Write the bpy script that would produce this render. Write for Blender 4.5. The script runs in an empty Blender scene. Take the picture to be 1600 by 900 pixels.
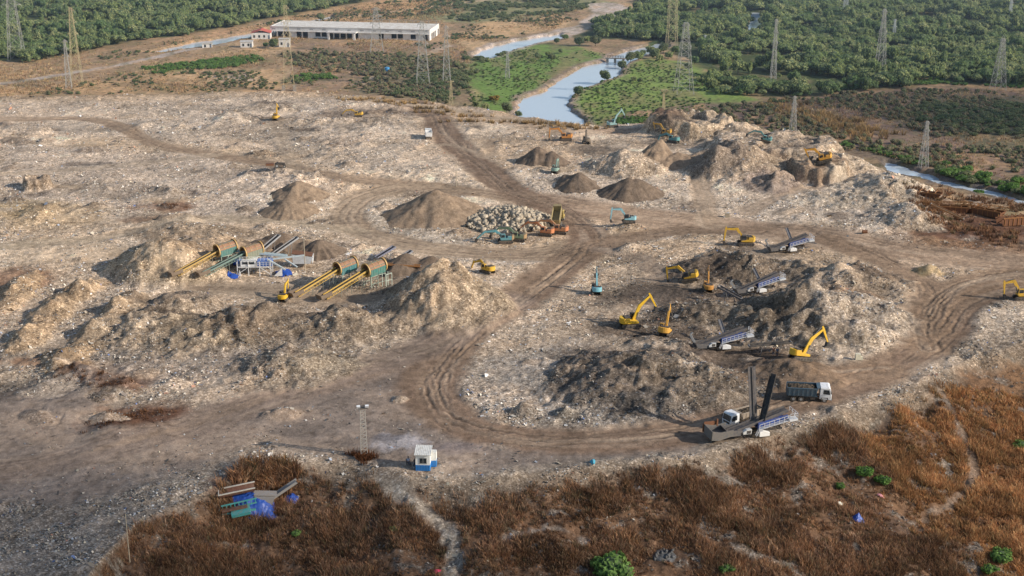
import bpy, bmesh, math, random
import numpy as np
from mathutils import Vector, Matrix, Euler
random.seed(7); rng = np.random.default_rng(7)
R = math.radians
scene = bpy.context.scene
col = scene.collection
# ------------------------------------------------------------------ camera
H = 95.0; PITCH = R(18.4); F = 2222.0          # metres, radians, focal length in photo pixels
cam_d = bpy.data.cameras.new('camera'); cam = bpy.data.objects.new('camera', cam_d); col.objects.link(cam)
cam.location = (0, 0, H); cam.rotation_euler = (math.pi/2 - PITCH, 0, 0)
cam_d.sensor_width = 36.0; cam_d.lens = 36.0*F/1600.0; cam_d.clip_end = 9000; cam_d.clip_start = 1.0
scene.camera = cam
cp, sp = math.cos(PITCH), math.sin(PITCH)
def ray(px, py):
    u = (px-800.0)/F; v = (py-450.0)/F
    return np.array([u, cp - v*sp, -sp - v*cp])
def G(px, py, z=0.0):
    d = ray(px, py); t = (z-H)/d[2]
    return (d[0]*t, d[1]*t)
LOW = -8.0
# ------------------------------------------------------------------ noise
TAB = rng.random((8, 256, 256)).astype(np.float32)
def vn(x, y, s=0):
    T = TAB[s % 8]; ox = 17.3*s; x = x+ox; y = y-ox*0.7
    xi = np.floor(x).astype(np.int64); yi = np.floor(y).astype(np.int64)
    fx = (x-xi).astype(np.float32); fy = (y-yi).astype(np.float32)
    fx = fx*fx*(3-2*fx); fy = fy*fy*(3-2*fy)
    a = xi & 255; b = (xi+1) & 255; c = yi & 255; d = (yi+1) & 255
    return ((T[a, c]*(1-fx)+T[b, c]*fx)*(1-fy)+(T[a, d]*(1-fx)+T[b, d]*fx)*fy)*2-1
def fbm(x, y, s=0, o=4, g=0.5):
    r = 0; a = 1.0; t = 0
    for k in range(o):
        # rotate each octave, hides the lattice
        ca, sa = math.cos(0.7*k+0.3), math.sin(0.7*k+0.3)
        r = r + a*vn((x*ca-y*sa)*2.03**k, (x*sa+y*ca)*2.03**k, s+k); t += a; a *= g
    return r/t
def sst(a, b, x):
    t = np.clip((x-a)/(b-a), 0, 1); return t*t*(3-2*t)
# ------------------------------------------------------------------ grid
UM = 0.64; NC = 1180
U = np.linspace(-UM, UM, NC)
Dn = [108.0]
while Dn[-1] < 900: Dn.append(Dn[-1]*1.00175)
while Dn[-1] < 5200: Dn.append(Dn[-1]*1.02)
Dn = np.array(Dn); NR = len(Dn)
X = (U[None, :]*Dn[:, None]); Y = np.repeat(Dn[:, None], NC, 1)
X = X.ravel(); Y = Y.ravel(); N = len(X)
Z0 = np.zeros(N)
def poly_edge(pts, z=0.0):
    p = np.array([G(a, b, z) for a, b in pts]); return p
def W(pts, z=0.0): return [G(a, b, z) for a, b in pts]
far_e = poly_edge([(-700, 170), (-200, 160), (0, 152), (150, 150), (300, 146), (420, 143), (560, 149), (650, 157), (760, 174), (860, 190), (940, 197), (1010, 192), (1100, 190), (1170, 200), (1240, 222), (1300, 240), (1380, 270), (1440, 300), (1520, 330), (1600, 352), (1900, 420), (2300, 480)])
near_e = poly_edge([(-900, 1400), (-300, 1180), (0, 1060), (110, 935), (215, 815), (330, 768), (410, 728), (560, 722), (640, 745), (740, 748), (900, 732), (1100, 712), (1240, 668), (1350, 635), (1450, 590), (1600, 530), (1800, 470), (2300, 440)])
o = np.argsort(far_e[:, 0]); far_e = far_e[o]
near_e = near_e[np.argsort(near_e[:, 0])]
wob = fbm(X/14, Y/14, 3, 3)
dfar = (Y - np.interp(X, far_e[:, 0], far_e[:, 1])) + wob*4
dnear = (np.interp(X, near_e[:, 0], near_e[:, 1]) - Y) + wob*1.6
plat = 1-sst(0, 20, dfar)
Z0 = LOW*(1-plat)
slope = np.maximum(dnear, 0)
Z0 = np.where(dnear > 0, -0.27*slope - 0.9*sst(0, 5, dnear), Z0)
nearm = sst(-1.0, 2.5, dnear)                    # 1 on the grassy slope
# ------------------------------------------------------------------ polyline / polygon helpers
def near_poly(pts, pad, closed=False):
    """nearest signed distance, arc length and index subset for a polyline (world coords)"""
    P = np.array(pts); lo = P.min(0)-pad; hi = P.max(0)+pad
    idx = np.nonzero((X > lo[0]) & (X < hi[0]) & (Y > lo[1]) & (Y < hi[1]))[0]
    x = X[idx]; y = Y[idx]; best = np.full(len(idx), 1e9); sg = np.zeros(len(idx)); arc = np.zeros(len(idx)); acc = 0.0
    if closed: P = np.vstack([P, P[:1]])
    for a, b in zip(P[:-1], P[1:]):
        d = b-a; L = np.hypot(*d)+1e-9; ux, uy = d/L
        t = np.clip((x-a[0])*ux+(y-a[1])*uy, 0, L)
        qx = x-a[0]-t*ux; qy = y-a[1]-t*uy
        dd = np.hypot(qx, qy); m = dd < best
        best[m] = dd[m]; sg[m] = np.sign(ux*qy-uy*qx)[m]; arc[m] = (acc+t)[m]; acc += L
    return idx, best, sg, arc, acc
def inside(pts, pad=10):
    """signed distance: positive inside the polygon"""
    idx, best, sg, arc, acc = near_poly(pts, pad, True)
    x = X[idx]; y = Y[idx]; c = np.zeros(len(idx), bool); P = np.array(pts)
    for (x1, y1), (x2, y2) in zip(P, np.roll(P, -1, 0)):
        cond = (y1 > y) != (y2 > y)
        with np.errstate(divide='ignore', invalid='ignore'):
            xi = (x2-x1)*(y-y1)/((y2-y1) if y2 != y1 else 1e-9)+x1
        c ^= cond & (x < xi)
    return idx, np.where(c, best, -best)
def smooth(pts, n=3):
    P = [np.array(p, float) for p in pts]
    for _ in range(n):
        Q = [P[0]]
        for a, b in zip(P[:-1], P[1:]): Q += [a*.75+b*.25, a*.25+b*.75]
        Q.append(P[-1]); P = Q
    return P
# ------------------------------------------------------------------ colour + masks
C = np.zeros((N, 3)); LIT = np.zeros(N)
n1 = fbm(X/28, Y/28, 1, 4); n2 = fbm(X/7, Y/7, 2, 4); n3 = fbm(X/1.9, Y/1.9, 4, 3); n4 = fbm(X/0.7, Y/0.7, 5, 2)
def mixc(mask, c):
    global C
    m = np.clip(mask, 0, 1)[:, None]; C = C*(1-m)+np.array(c)[None]*m
def paint(idx, mask, c, lit=None):
    m = np.clip(mask, 0, 1)[:, None]; C[idx] = C[idx]*(1-m)+np.array(c)[None]*m
    if lit is not None: LIT[idx] = LIT[idx]*(1-m[:, 0])+lit*m[:, 0]
mixc(np.ones(N), (.50, .415, .305)); LIT[:] = 1.0
mixc(sst(-.1, .5, n1)*.75, (.64, .565, .45))        # pale dry refuse
mixc(sst(.05, .5, n2)*.5, (.30, .235, .16))
# nearer half of the tip: cloud shade painted in as a greyer, darker colour
mixc((1-sst(205, 330, Y+n1*25))*.85, (.27, .245, .205))
mixc((1-sst(170, 225, Y+n1*10))*.7*sst(-30, -60, X+n1*10), (.235, .225, .205))  # same cloud shade in the colour, stronger at the near left
# low ground
low = sst(6, 22, dfar)
mixc(low, (.26, .19, .12)); mixc(low*sst(-.2, .4, n1), (.32, .24, .15))
n5 = fbm(X/9+3, Y/22, 6, 5, .6); n6 = fbm(X/3.2, Y/5, 14, 4, .6)
LIT *= (1-low*.85); LIT *= 1-.25*sst(300, 380, Y)
edge = sst(-6, 2, dfar)*(1-sst(14, 26, dfar))
mixc(edge*.5, (.30, .22, .13))
HN = np.ones(N)                                     # roughness (undulation) amount
MZ = np.zeros(N)                                    # mound layer
DZ = np.zeros(N)                                    # extra offsets
Zm = {}
def mound(px, py, rx, ry, h, rot=0, kind='dome', c=None, lit=None, rough=.3, z=0.0, wobble=.28, seed=0, k=.8):
    if kind == 'dome' and max(rx, ry) > 5 and seed not in (2, 5, 53): h = h*(.74 if h > 3 else .85); rx *= 1.1; ry *= 1.1; rough *= 1.6
    cx, cy = G(px, py, z); Rm = max(rx, ry)*1.5
    idx = np.nonzero((abs(X-cx) < Rm) & (abs(Y-cy) < Rm))[0]
    x = X[idx]-cx; y = Y[idx]-cy; a = R(rot); xr = x*math.cos(a)+y*math.sin(a); yr = -x*math.sin(a)+y*math.cos(a)
    r = np.hypot(xr/rx, yr/ry)*(1+wobble*fbm(X[idx]/(Rm*.45)+seed, Y[idx]/(Rm*.45), seed+1, 3)) + rough*.12*fbm(X[idx]/2.2, Y[idx]/2.2, seed, 3); r = np.maximum(r, 0)
    if kind == 'cone': f = np.maximum(0, 1-r)*(1-.12*np.exp(-(r/.15)**2))
    elif kind == 'mesa': f = 1-sst(.74, 1.0, r)
    elif kind == 'cliff': f = (1-sst(.78, 1.0, r))*(.72+.28*sst(-.3, .5, fbm(X[idx]/5, Y[idx]/5, 9, 3)))
    elif kind == 'pit': f = -(1-sst(.3, 1.0, r))
    else: f = .86*np.maximum(0, 1-r**1.25)**1.25+.14*np.maximum(0, 1-(r/1.3)**2)**2
    f = f*h*(1+rough*.25*fbm(X[idx]/3.5, Y[idx]/3.5, seed+2, 4)*(kind != 'cone'))
    if kind == 'pit': MZ[idx] += f
    else:
        a_ = MZ[idx]; hh = np.clip(.5+.5*(f-a_)/1.6, 0, 1); MZ[idx] = np.where((f > .02) & (a_ > .02), a_*(1-hh)+f*hh+1.6*hh*(1-hh)*np.minimum(1, np.minimum(a_, f)/1.5), np.maximum(a_, f))
    if c is not None: paint(idx, sst(.02, .22, np.abs(f)/abs(h))*k, c, lit)
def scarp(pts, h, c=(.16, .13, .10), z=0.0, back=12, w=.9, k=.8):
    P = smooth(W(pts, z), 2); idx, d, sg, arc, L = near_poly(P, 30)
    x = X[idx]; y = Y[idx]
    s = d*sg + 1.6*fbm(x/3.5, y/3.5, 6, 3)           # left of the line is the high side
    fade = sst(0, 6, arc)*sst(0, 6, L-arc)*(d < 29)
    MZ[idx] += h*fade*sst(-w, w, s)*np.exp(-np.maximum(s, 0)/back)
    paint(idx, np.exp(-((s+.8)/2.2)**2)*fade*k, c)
ROAD = np.zeros(N)
DIRT = (.36, .275, .19)
def road(pts, w, c=DIRT, ruts=1.0, k=.9, gauge=2.1, seed=0, z=0.0, deep=.18):
    P = smooth(W(pts, z), 3); idx, d, sg, arc, L = near_poly(P, w*1.6+4)
    x = X[idx]; y = Y[idx]
    hw = w/2*(1+.28*fbm(arc/18, arc*0+seed, seed, 2)) + 1.3*fbm(x/3.0, y/3.0, seed+1, 3)
    m = 1-sst(hw*.62, hw*1.15, d)
    ROAD[idx] = np.maximum(ROAD[idx], m*k)
    sd = d*sg
    paint(idx, m*k, c, .18)
    # wheel ruts: a few wandering pairs
    rg = np.random.default_rng(seed+11); npair = max(2, int(w/1.9)); rut = np.zeros(len(idx)); ridge = np.zeros(len(idx))
    for q in range(npair):
        o0 = rg.uniform(-.40, .40)*w
        wander = o0 + 1.5*vn(arc/26+q*9, arc*0+q, seed+q)+.4*vn(arc/7, arc*0+q*3, seed)
        on = sst(-.5, .25, vn(arc/15+q*5, arc*0+3.3*q, seed+3))*rg.uniform(.35, 1)
        for e in (-gauge/2, gauge/2):
            on2 = on*sst(-.7, .2, vn(arc/6+q*5+e, arc*0+1.3*q, seed+5)); wd_ = rg.uniform(.18, .40)
            t = sd-wander-e-.3*vn(x/1.1+e, y/1.1, seed+2)
            rut = np.maximum(rut, np.exp(-(t/wd_)**2)*on2); ridge = np.maximum(ridge, np.exp(-((np.abs(t)-.55)/.22)**2)*on2)
    broad = fbm(sd/2.5, arc/30, seed+4, 3)
    paint(idx, np.clip(rut*ruts*m, 0, 1)*.85, (.075, .055, .042), .1)
    paint(idx, np.clip(ridge*ruts*m, 0, 1)*.35, (.44, .355, .26), .2)
    paint(idx, sst(.0, .6, broad)*m*.5, (.24, .18, .125))
    paint(idx, sst(.1, .7, -broad)*m*.4, (.46, .38, .285))
    DZ[idx] += m*(-.75*deep*rut+.3*deep*ridge)*ruts
def patch(pts, c, k=.8, lit=None, z=0.0, soft=3.0, wob=3.0, sc=6.0, rough=None):
    idx, s = inside(W(pts, z), 25)
    s = s + wob*fbm(X[idx]/sc, Y[idx]/sc, 5, 4)
    m = sst(-soft, soft, s)*k; paint(idx, m, c, lit)
    if rough is not None: HN[idx] = HN[idx]*(1-m)+rough*m
    return idx, m
def blob(px, py, rx, ry, c, k=.7, lit=None, z=0.0, seed=0):
    cx, cy = G(px, py, z); Rm = max(rx, ry)*1.7
    idx = np.nonzero((abs(X-cx) < Rm) & (abs(Y-cy) < Rm))[0]
    r = np.hypot((X[idx]-cx)/rx, (Y[idx]-cy)/ry)+.55*fbm(X[idx]/(Rm*.22), Y[idx]/(Rm*.3), seed+2, 5, .6)
    paint(idx, (1-sst(.45, 1.05, r))*k, c, lit)

DK = (.085, .072, .06); SOIL = (.25, .19, .13); SOILD = (.165, .125, .09); REFB = (.31, .255, .185); GREY = (.25, .235, .205); PALE = (.50, .45, .37); RED = (.17, .085, .045)
# ---------------- painted soils of the tip
patch([(470, 585), (560, 560), (660, 545), (700, 560), (690, 640), (760, 690), (900, 700), (1100, 690), (1100, 712), (740, 745), (560, 718), (400, 690), (330, 730), (100, 790), (0, 790), (-60, 800), (-60, 620), (60, 600), (180, 640), (300, 640)], (.175, .148, .125), .9, .12, rough=.2)
patch([(0, 160), (500, 150), (640, 160), (640, 215), (400, 235), (200, 215), (0, 215)], (.55, .50, .42), .55, 1.0)
patch([(0, 225), (330, 240), (520, 275), (500, 330), (330, 350), (0, 330)], (.54, .49, .42), .55, 1.0)
patch([(430, 205), (640, 195), (720, 260), (700, 285), (520, 262), (430, 240)], PALE, .6, 1.0)
patch([(560, 300), (640, 310), (620, 350), (740, 375), (700, 385), (600, 370), (560, 340)], (.52, .48, .40), .7, 1.0)
patch([(800, 265), (1100, 290), (1400, 280), (1450, 380), (1300, 370), (1000, 330), (820, 300)], (.54, .485, .40), .75, 1.0)
patch([(700, 600), (760, 560), (900, 530), (1000, 600), (1100, 640), (1060, 672), (850, 668), (730, 645)], (.34, .32, .28), .7, 1.0)
patch([(520, 152), (650, 160), (870, 195), (960, 205), (900, 215), (760, 190), (700, 190), (600, 160)], (.46, .36, .25), .7, .25, rough=.4)
patch([(760, 250), (730, 230), (690, 215), (640, 230), (690, 260)], (.42, .34, .25), .5)
for a in [(560, 178, 22, 10), (425, 163, 9, 7), (480, 205, 9, 4)]: blob(a[0], a[1], a[2], a[3], (.15, .125, .10), .75, seed=a[0])
blob(265, 322, 11, 8, RED, .8, .4, seed=1); blob(225, 343, 7, 5, RED, .6, .4, seed=2); blob(20, 440, 9, 14, RED, .7, .4, seed=3)
blob(205, 655, 12, 8, (.12, .06, .035), .85, .4, seed=4); blob(150, 585, 9, 6, (.12, .07, .045), .8, .4, seed=5); blob(190, 600, 8, 6, (.12, .06, .04), .8, .4, seed=6)
blob(60, 565, 10, 3, (.16, .08, .04), .7, .4, seed=7); blob(370, 765, 5, 7, (.14, .07, .045), .7, .5, seed=8)
blob(90, 335, 26, 14, (.44, .35, .22), .6, seed=9); blob(20, 325, 14, 10, (.40, .32, .18), .6, seed=10); blob(110, 395, 24, 9, (.48, .40, .29), .7, .4, seed=11)
blob(1500, 372, 18, 16, (.20, .115, .06), .8, .5, seed=12); blob(1570, 385, 14, 12, (.21, .13, .08), .7, .6, seed=13)
blob(620, 692, 5.5, 4, (.42, .43, .46), .55, .3, seed=14); blob(600, 684, 3.2, 2, (.10, .10, .11), .6, seed=15); blob(720, 700, 6, 3, (.17, .15, .15), .5, seed=16)
blob(300, 575, 24, 12, (.27, .245, .215), .7, .9, seed=17); blob(300, 560, 22, 9, GREY, .6, 1, seed=18)
for q in range(70):
    rr_ = np.random.default_rng(500+q); px_ = rr_.uniform(-60, 1550); py_ = rr_.uniform(158, 420); blob(px_, py_, rr_.uniform(3, 14), rr_.uniform(2, 7), [(.44, .35, .235), (.20, .17, .14), (.58, .54, .47), (.36, .29, .20)][q % 4], .55, [.4, .8, 1, .6][q % 4], seed=q % 7)
for bx_, by_, rx_, ry_ in ((1475, 318, 8, 6), (1510, 340, 12, 9), (1560, 352, 14, 11), (1600, 365, 12, 10), (1540, 330, 10, 8), (1450, 345, 7, 5), (1480, 365, 10, 7)): blob(bx_, by_, rx_, ry_, (.13, .07, .045), .85, .3, seed=bx_ % 7)
# ---------------- roads
road([(-300, 190), (0, 186), (140, 184), (195, 198), (232, 224), (330, 242), (430, 258), (520, 276), (620, 287), (740, 300), (860, 318), (960, 334)], 8, c=(.31, .23, .155), k=.95, seed=1)
road([(850, 316), (960, 334), (1080, 347), (1200, 360), (1300, 374), (1400, 392), (1500, 405), (1600, 412), (1800, 425)], 18, c=(.33, .24, .165), ruts=.9, seed=2)
road([(700, 296), (640, 290), (575, 303), (545, 325), (540, 350), (575, 368), (660, 387), (770, 398), (860, 398), (930, 372)], 11, c=(.37, .285, .195), seed=3)
road([(640, 156), (680, 180), (690, 205), (715, 232), (742, 252), (770, 278), (800, 300), (860, 322), (900, 345), (930, 372), (905, 400), (850, 440), (790, 482), (730, 520), (690, 555), (668, 600), (685, 642), (735, 674), (850, 690), (1000, 687), (1100, 672), (1200, 640), (1300, 606), (1385, 578), (1440, 548), (1478, 515), (1490, 485), (1525, 462), (1600, 450), (1760, 440)], 11, c=(.185, .13, .09), seed=4, deep=.26, k=.96)
road([(700, 545), (790, 470), (850, 430), (880, 405), (930, 385), (1000, 368), (1080, 358), (1180, 360)], 9, c=(.235, .17, .115), seed=5)
road([(800, 470), (700, 530), (600, 566), (500, 598), (400, 632), (260, 682), (100, 722), (-60, 748), (-300, 790)], 12, c=(.21, .165, .13), ruts=.45, seed=6)
road([(1290, 374), (1385, 408), (1455, 446), (1442, 480), (1436, 515), (1450, 545)], 9, c=(.25, .178, .118), seed=7, deep=.26, k=.96)
road([(1600, 430), (1520, 440), (1470, 470), (1450, 520)], 11, c=(.25, .178, .118), seed=8, deep=.26, k=.96)
road([(560, 152), (650, 163), (760, 182), (890, 198)], 7, c=(.42, .34, .24), ruts=.5, seed=9)
road([(-100, 280), (0, 275), (150, 262), (330, 243)], 7, c=(.44, .36, .26), ruts=.3, k=.6, seed=10)
road([(-100, 392), (0, 384), (180, 372), (290, 345), (380, 340), (470, 350), (560, 362)], 7, c=(.42, .345, .24), ruts=.3, k=.7, seed=11)
road([(1110, 352), (1100, 318), (1092, 280), (1086, 255)], 7, c=(.33, .25, .17), ruts=.3, k=.8, seed=12)
road([(1165, 330), (1230, 300), (1300, 290), (1255, 262), (1190, 240)], 6, c=(.36, .28, .2), ruts=.7, k=.7, seed=13)
road([(640, 245), (690, 222), (735, 235), (770, 252), (762, 222)], 4, c=(.40, .33, .24), ruts=.8, k=.5, seed=14)
road([(470, 275), (450, 240), (440, 215), (425, 185)], 6, c=(.43, .35, .25), ruts=.3, k=.6, seed=15)
road([(300, 450), (420, 452), (500, 468), (600, 470)], 9, c=(.31, .25, .18), ruts=.2, k=.8, seed=16)
road([(940, 390), (1000, 400), (1050, 440), (1030, 470)], 6, c=(.28, .22, .17), ruts=.5, k=.6, seed=17)
road([(1200, 560), (1290, 590), (1380, 578)], 9, c=(.27, .19, .125), ruts=.4, k=.9, seed=18)
# ---------------- mounds of refuse
mound(58, 292, 4.6, 4, 2.8, 0, 'cliff', (.33, .27, .20), 1, .9, seed=1)
mound(262, 424, 14, 15, 7.4, 20, 'dome', (.34, .285, .20), 1, .6, seed=2)
mound(325, 402, 15, 14, 5.6, 0, 'dome', (.30, .24, .165), 1, .5, seed=3)
mound(300, 365, 15, 8, 1.8, 0, 'dome', REFB, 1, .6, seed=4)
mound(695, 482, 13.5, 16, 9.8, 10, 'dome', (.33, .275, .20), 1, .5, seed=5)
mound(740, 470, 8, 9, 5.5, 0, 'dome', (.33, .275, .20), 1, .5, seed=6)
mound(975, 264, 11, 12, 6.8, 0, 'dome', (.40, .34, .26), 1, .5, seed=7)
mound(1000, 262, 11, 11, 5.2, 0, 'dome', (.40, .34, .26), 1, .5, seed=8)
mound(1150, 266, 16, 20, 10.5, 0, 'dome', (.36, .305, .235), 1, .5, seed=9)
mound(1120, 272, 9, 10, 8.5, 0, 'cone', (.22, .19, .155), 1, .6, seed=10)
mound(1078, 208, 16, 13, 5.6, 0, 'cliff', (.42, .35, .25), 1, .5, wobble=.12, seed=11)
for bx_, by_ in ((1024, 208), (1030, 212), (1046, 214), (1064, 214), (1078, 214)): blob(bx_, by_-4, 4.2, 7.5, (.07, .06, .052), .92, .6, seed=bx_)  # shaded left front of the cliff, painted as dark blobs
mound(1150, 215, 15, 20, 5.0, 0, 'dome', (.42, .36, .27), 1, .6, seed=12)
mound(1215, 240, 22, 18, 4.2, 0, 'mesa', (.40, .345, .27), 1, .6, seed=13)
mound(1310, 262, 13, 12, 5.5, 0, 'dome', (.42, .37, .29), 1, .6, seed=14)
mound(1275, 275, 10, 10, 4.8, 0, 'mesa', (.20, .15, .105), .7, .7, seed=15)
mound(1390, 300, 14, 18, 5.5, 0, 'dome', (.48, .43, .34), 1, .7, seed=16)
mound(1420, 345, 10, 12, 3.5, 0, 'dome', (.45, .40, .32), 1, .8, seed=17)
mound(1240, 268, 8, 8, 5.5, 0, 'dome', (.36, .30, .22), 1, .5, seed=18)
mound(1205, 292, 8, 9, 4.5, 0, 'dome', (.22, .19, .17), 1, .5, seed=19)
mound(1340, 315, 18, 12, 2.2, 0, 'dome', (.50, .45, .36), 1, .8, seed=20)
# ridges left of the drums
for q, (a, b) in enumerate([((150, 442), (100, 470)), ((100, 470), (60, 515)), ((60, 515), (30, 545)), ((210, 470), (165, 510)), ((165, 505), (130, 545)), ((120, 545), (90, 575)), ((45, 440), (10, 480))]):
    mx, my = (a[0]+b[0])/2, (a[1]+b[1])/2; p = G(*a); r_ = G(*b); L_ = math.hypot(p[0]-r_[0], p[1]-r_[1])
    mound(mx, my, L_*.78, 4.3, 3.4, math.degrees(math.atan2(r_[1]-p[1], r_[0]-p[0])), 'dome', (.36, .28, .185), 1, .8, seed=30+q)
mound(250, 522, 14, 13, 4.5, 0, 'dome', (.33, .28, .21), 1, .9, seed=40)
mound(340, 522, 12, 10, 5.0, 0, 'dome', (.29, .245, .18), 1, 1, seed=41)
mound(430, 512, 13, 9, 4.6, 0, 'dome', (.27, .22, .165), 1, 1, seed=42)
mound(530, 515, 13, 9, 4.0, 0, 'dome', (.27, .23, .175), 1, .9, seed=43)
mound(445, 578, 11, 9, 4.4, 0, 'dome', (.265, .23, .18), 1, .9, seed=44)
mound(500, 572, 9, 7, 3.0, 0, 'dome', (.27, .235, .18), 1, .9, seed=45)
mound(400, 580, 5, 6, 2.0, 0, 'dome', (.22, .20, .17), 1, .9, seed=46)
blob(270, 478, 12, 6, DK, .75, .7, seed=21); blob(480, 508, 13, 5, DK, .6, .8, seed=22); blob(385, 505, 4, 5, DK, .5, .8, seed=23); blob(250, 500, 8, 3, DK, .7, seed=24)
mound(290, 480, 9, 6, -2.2, 0, 'pit', seed=47)
# centre and right working faces
mound(1005, 600, 19, 15, 7.0, 0, 'dome', (.105, .096, .085), 1, .6, seed=50)
mound(940, 590, 9, 10, 4.0, 0, 'dome', (.165, .145, .12), 1, .6, seed=51)
mound(1085, 605, 12, 11, 5.4, 0, 'dome', (.20, .175, .14), 1, .6, seed=52)
mound(1260, 505, 17, 19, 8.0, 0, 'dome', (.235, .205, .16), 1, .6, seed=53)
mound(1330, 500, 14, 15, 6.0, 0, 'dome', (.36, .325, .27), 1, .6, seed=54)
mound(1195, 500, 9, 10, 5.2, 0, 'dome', (.20, .17, .13), 1, .6, seed=55)
mound(1310, 445, 16, 14, 5.5, 0, 'dome', (.31, .265, .205), 1, .7, seed=56)
mound(1250, 428, 9, 9, 4.2, 0, 'dome', (.24, .205, .155), 1, .6, seed=57)
mound(1150, 425, 13, 12, 6.2, 0, 'dome', (.16, .135, .105), 1, .6, seed=58)
mound(1095, 425, 8, 8, 4.0, 0, 'dome', (.15, .125, .10), .9, .6, seed=59)
mound(1115, 492, 9, 7, 4.0, 0, 'dome', (.20, .175, .135), 1, .6, seed=60)
mound(1060, 490, 7, 6, 2.2, 0, 'dome', (.14, .12, .095), 1, .6, seed=61)
mound(820, 648, 3.2, 2.6, 1.5, 0, 'dome', (.19, .18, .16), 1, .7, seed=62)
mound(885, 652, 3.0, 2.6, 1.6, 0, 'dome', (.20, .19, .165), 1, .7, seed=63)
mound(1365, 440, 5, 4, 2.2, 0, 'dome', DK, .8, .7, seed=64)
mound(1228, 585, 10, 9, 3.6, 0, 'dome', (.17, .125, .085), .4, .4, seed=65)
blob(1020, 455, 13, 9, DK, .85, .6, seed=30); blob(1010, 515, 16, 8, (.07, .06, .05), .85, .7, seed=31); blob(960, 470, 7, 6, DK, .6, .6, seed=32)
blob(1060, 465, 12, 8, DK, .7, .6, seed=33); blob(1160, 560, 14, 7, (.09, .07, .055), .8, .5, seed=34); blob(930, 560, 10, 8, (.08, .07, .06), .7, .9, seed=35)
blob(1110, 465, 12, 8, (.10, .085, .07), .7, .8, seed=36); blob(1170, 475, 8, 6, DK, .6, .8, seed=37); blob(1190, 395, 10, 5, DK, .6, .7, seed=38)
blob(1330, 470, 10, 4, (.22, .155, .10), .7, .5, seed=39); blob(1150, 385, 8, 4, DK, .6, .7, seed=40); blob(430, 395, 15, 8, (.12, .095, .07), .7, .5, seed=41)
blob(620, 420, 12, 10, (.12, .10, .08), .75, .6, seed=42); blob(640, 455, 8, 12, (.16, .14, .115), .6, .7, seed=43); blob(345, 415, 16, 6, (.15, .12, .09), .6, .7, seed=44)
blob(930, 235, 11, 9, (.11, .095, .08), .75, .7, seed=45); blob(990, 205, 14, 7, (.17, .115, .08), .75, .5, seed=46); blob(1045, 228, 14, 7, (.13, .11, .09), .7, .6, seed=47)
blob(1195, 224, 10, 6, (.14, .12, .10), .6, .7, seed=48); blob(1240, 252, 8, 6, (.14, .12, .10), .5, .7, seed=49)
blob(1370, 437, 9, 5, DK, .8, .7, seed=50); blob(1450, 425, 4, 4, (.30, .24, .12), .7, .5, seed=51)
mound(1452, 424, 3.6, 3.4, 1.9, 0, 'cone', seed=66)
# cut faces
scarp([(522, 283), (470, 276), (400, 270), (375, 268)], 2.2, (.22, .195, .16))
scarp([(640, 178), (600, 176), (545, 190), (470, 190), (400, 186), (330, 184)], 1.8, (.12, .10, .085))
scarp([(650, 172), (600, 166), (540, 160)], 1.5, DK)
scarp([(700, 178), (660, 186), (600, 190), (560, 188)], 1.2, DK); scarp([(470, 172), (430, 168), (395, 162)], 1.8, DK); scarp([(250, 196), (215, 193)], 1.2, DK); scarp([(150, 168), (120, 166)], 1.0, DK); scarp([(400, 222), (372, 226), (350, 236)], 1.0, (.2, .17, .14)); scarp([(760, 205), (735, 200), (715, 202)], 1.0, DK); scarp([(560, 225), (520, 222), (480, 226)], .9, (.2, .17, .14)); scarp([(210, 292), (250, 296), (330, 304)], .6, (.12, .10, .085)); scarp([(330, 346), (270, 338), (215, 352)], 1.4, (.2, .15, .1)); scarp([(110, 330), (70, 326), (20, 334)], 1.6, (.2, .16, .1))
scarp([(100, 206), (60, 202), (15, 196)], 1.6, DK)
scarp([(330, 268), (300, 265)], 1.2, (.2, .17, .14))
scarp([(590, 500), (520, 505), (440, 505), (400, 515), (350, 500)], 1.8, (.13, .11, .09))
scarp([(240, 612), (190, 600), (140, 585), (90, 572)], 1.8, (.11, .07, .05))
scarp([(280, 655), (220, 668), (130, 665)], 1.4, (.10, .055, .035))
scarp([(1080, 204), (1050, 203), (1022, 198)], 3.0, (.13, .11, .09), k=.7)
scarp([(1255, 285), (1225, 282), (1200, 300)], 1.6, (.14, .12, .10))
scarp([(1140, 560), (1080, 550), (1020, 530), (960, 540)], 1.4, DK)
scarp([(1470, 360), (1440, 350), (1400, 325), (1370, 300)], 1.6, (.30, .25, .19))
# ---------------- little lumps strewn over the tip
rg = np.random.default_rng(3)
for q in range(150):
    px = rg.uniform(-60, 1500); py = rg.uniform(160, 420) if q < 110 else rg.uniform(560, 660)
    cx, cy = G(px, py); h = rg.uniform(.5, 1.5); r_ = h*rg.uniform(1.6, 3.4)
    j = int(np.argmin((X[::37]-cx)**2+(Y[::37]-cy)**2))*37
    if ROAD[j] > .25 or dfar[j] > -8: continue
    mound(px, py, r_*rg.uniform(1, 1.9), r_, h, rg.uniform(-40, 40), 'dome', [(.2, .17, .14), (.3, .25, .19), (.42, .37, .3)][q % 3], 1, .9, seed=q, k=.6)

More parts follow.
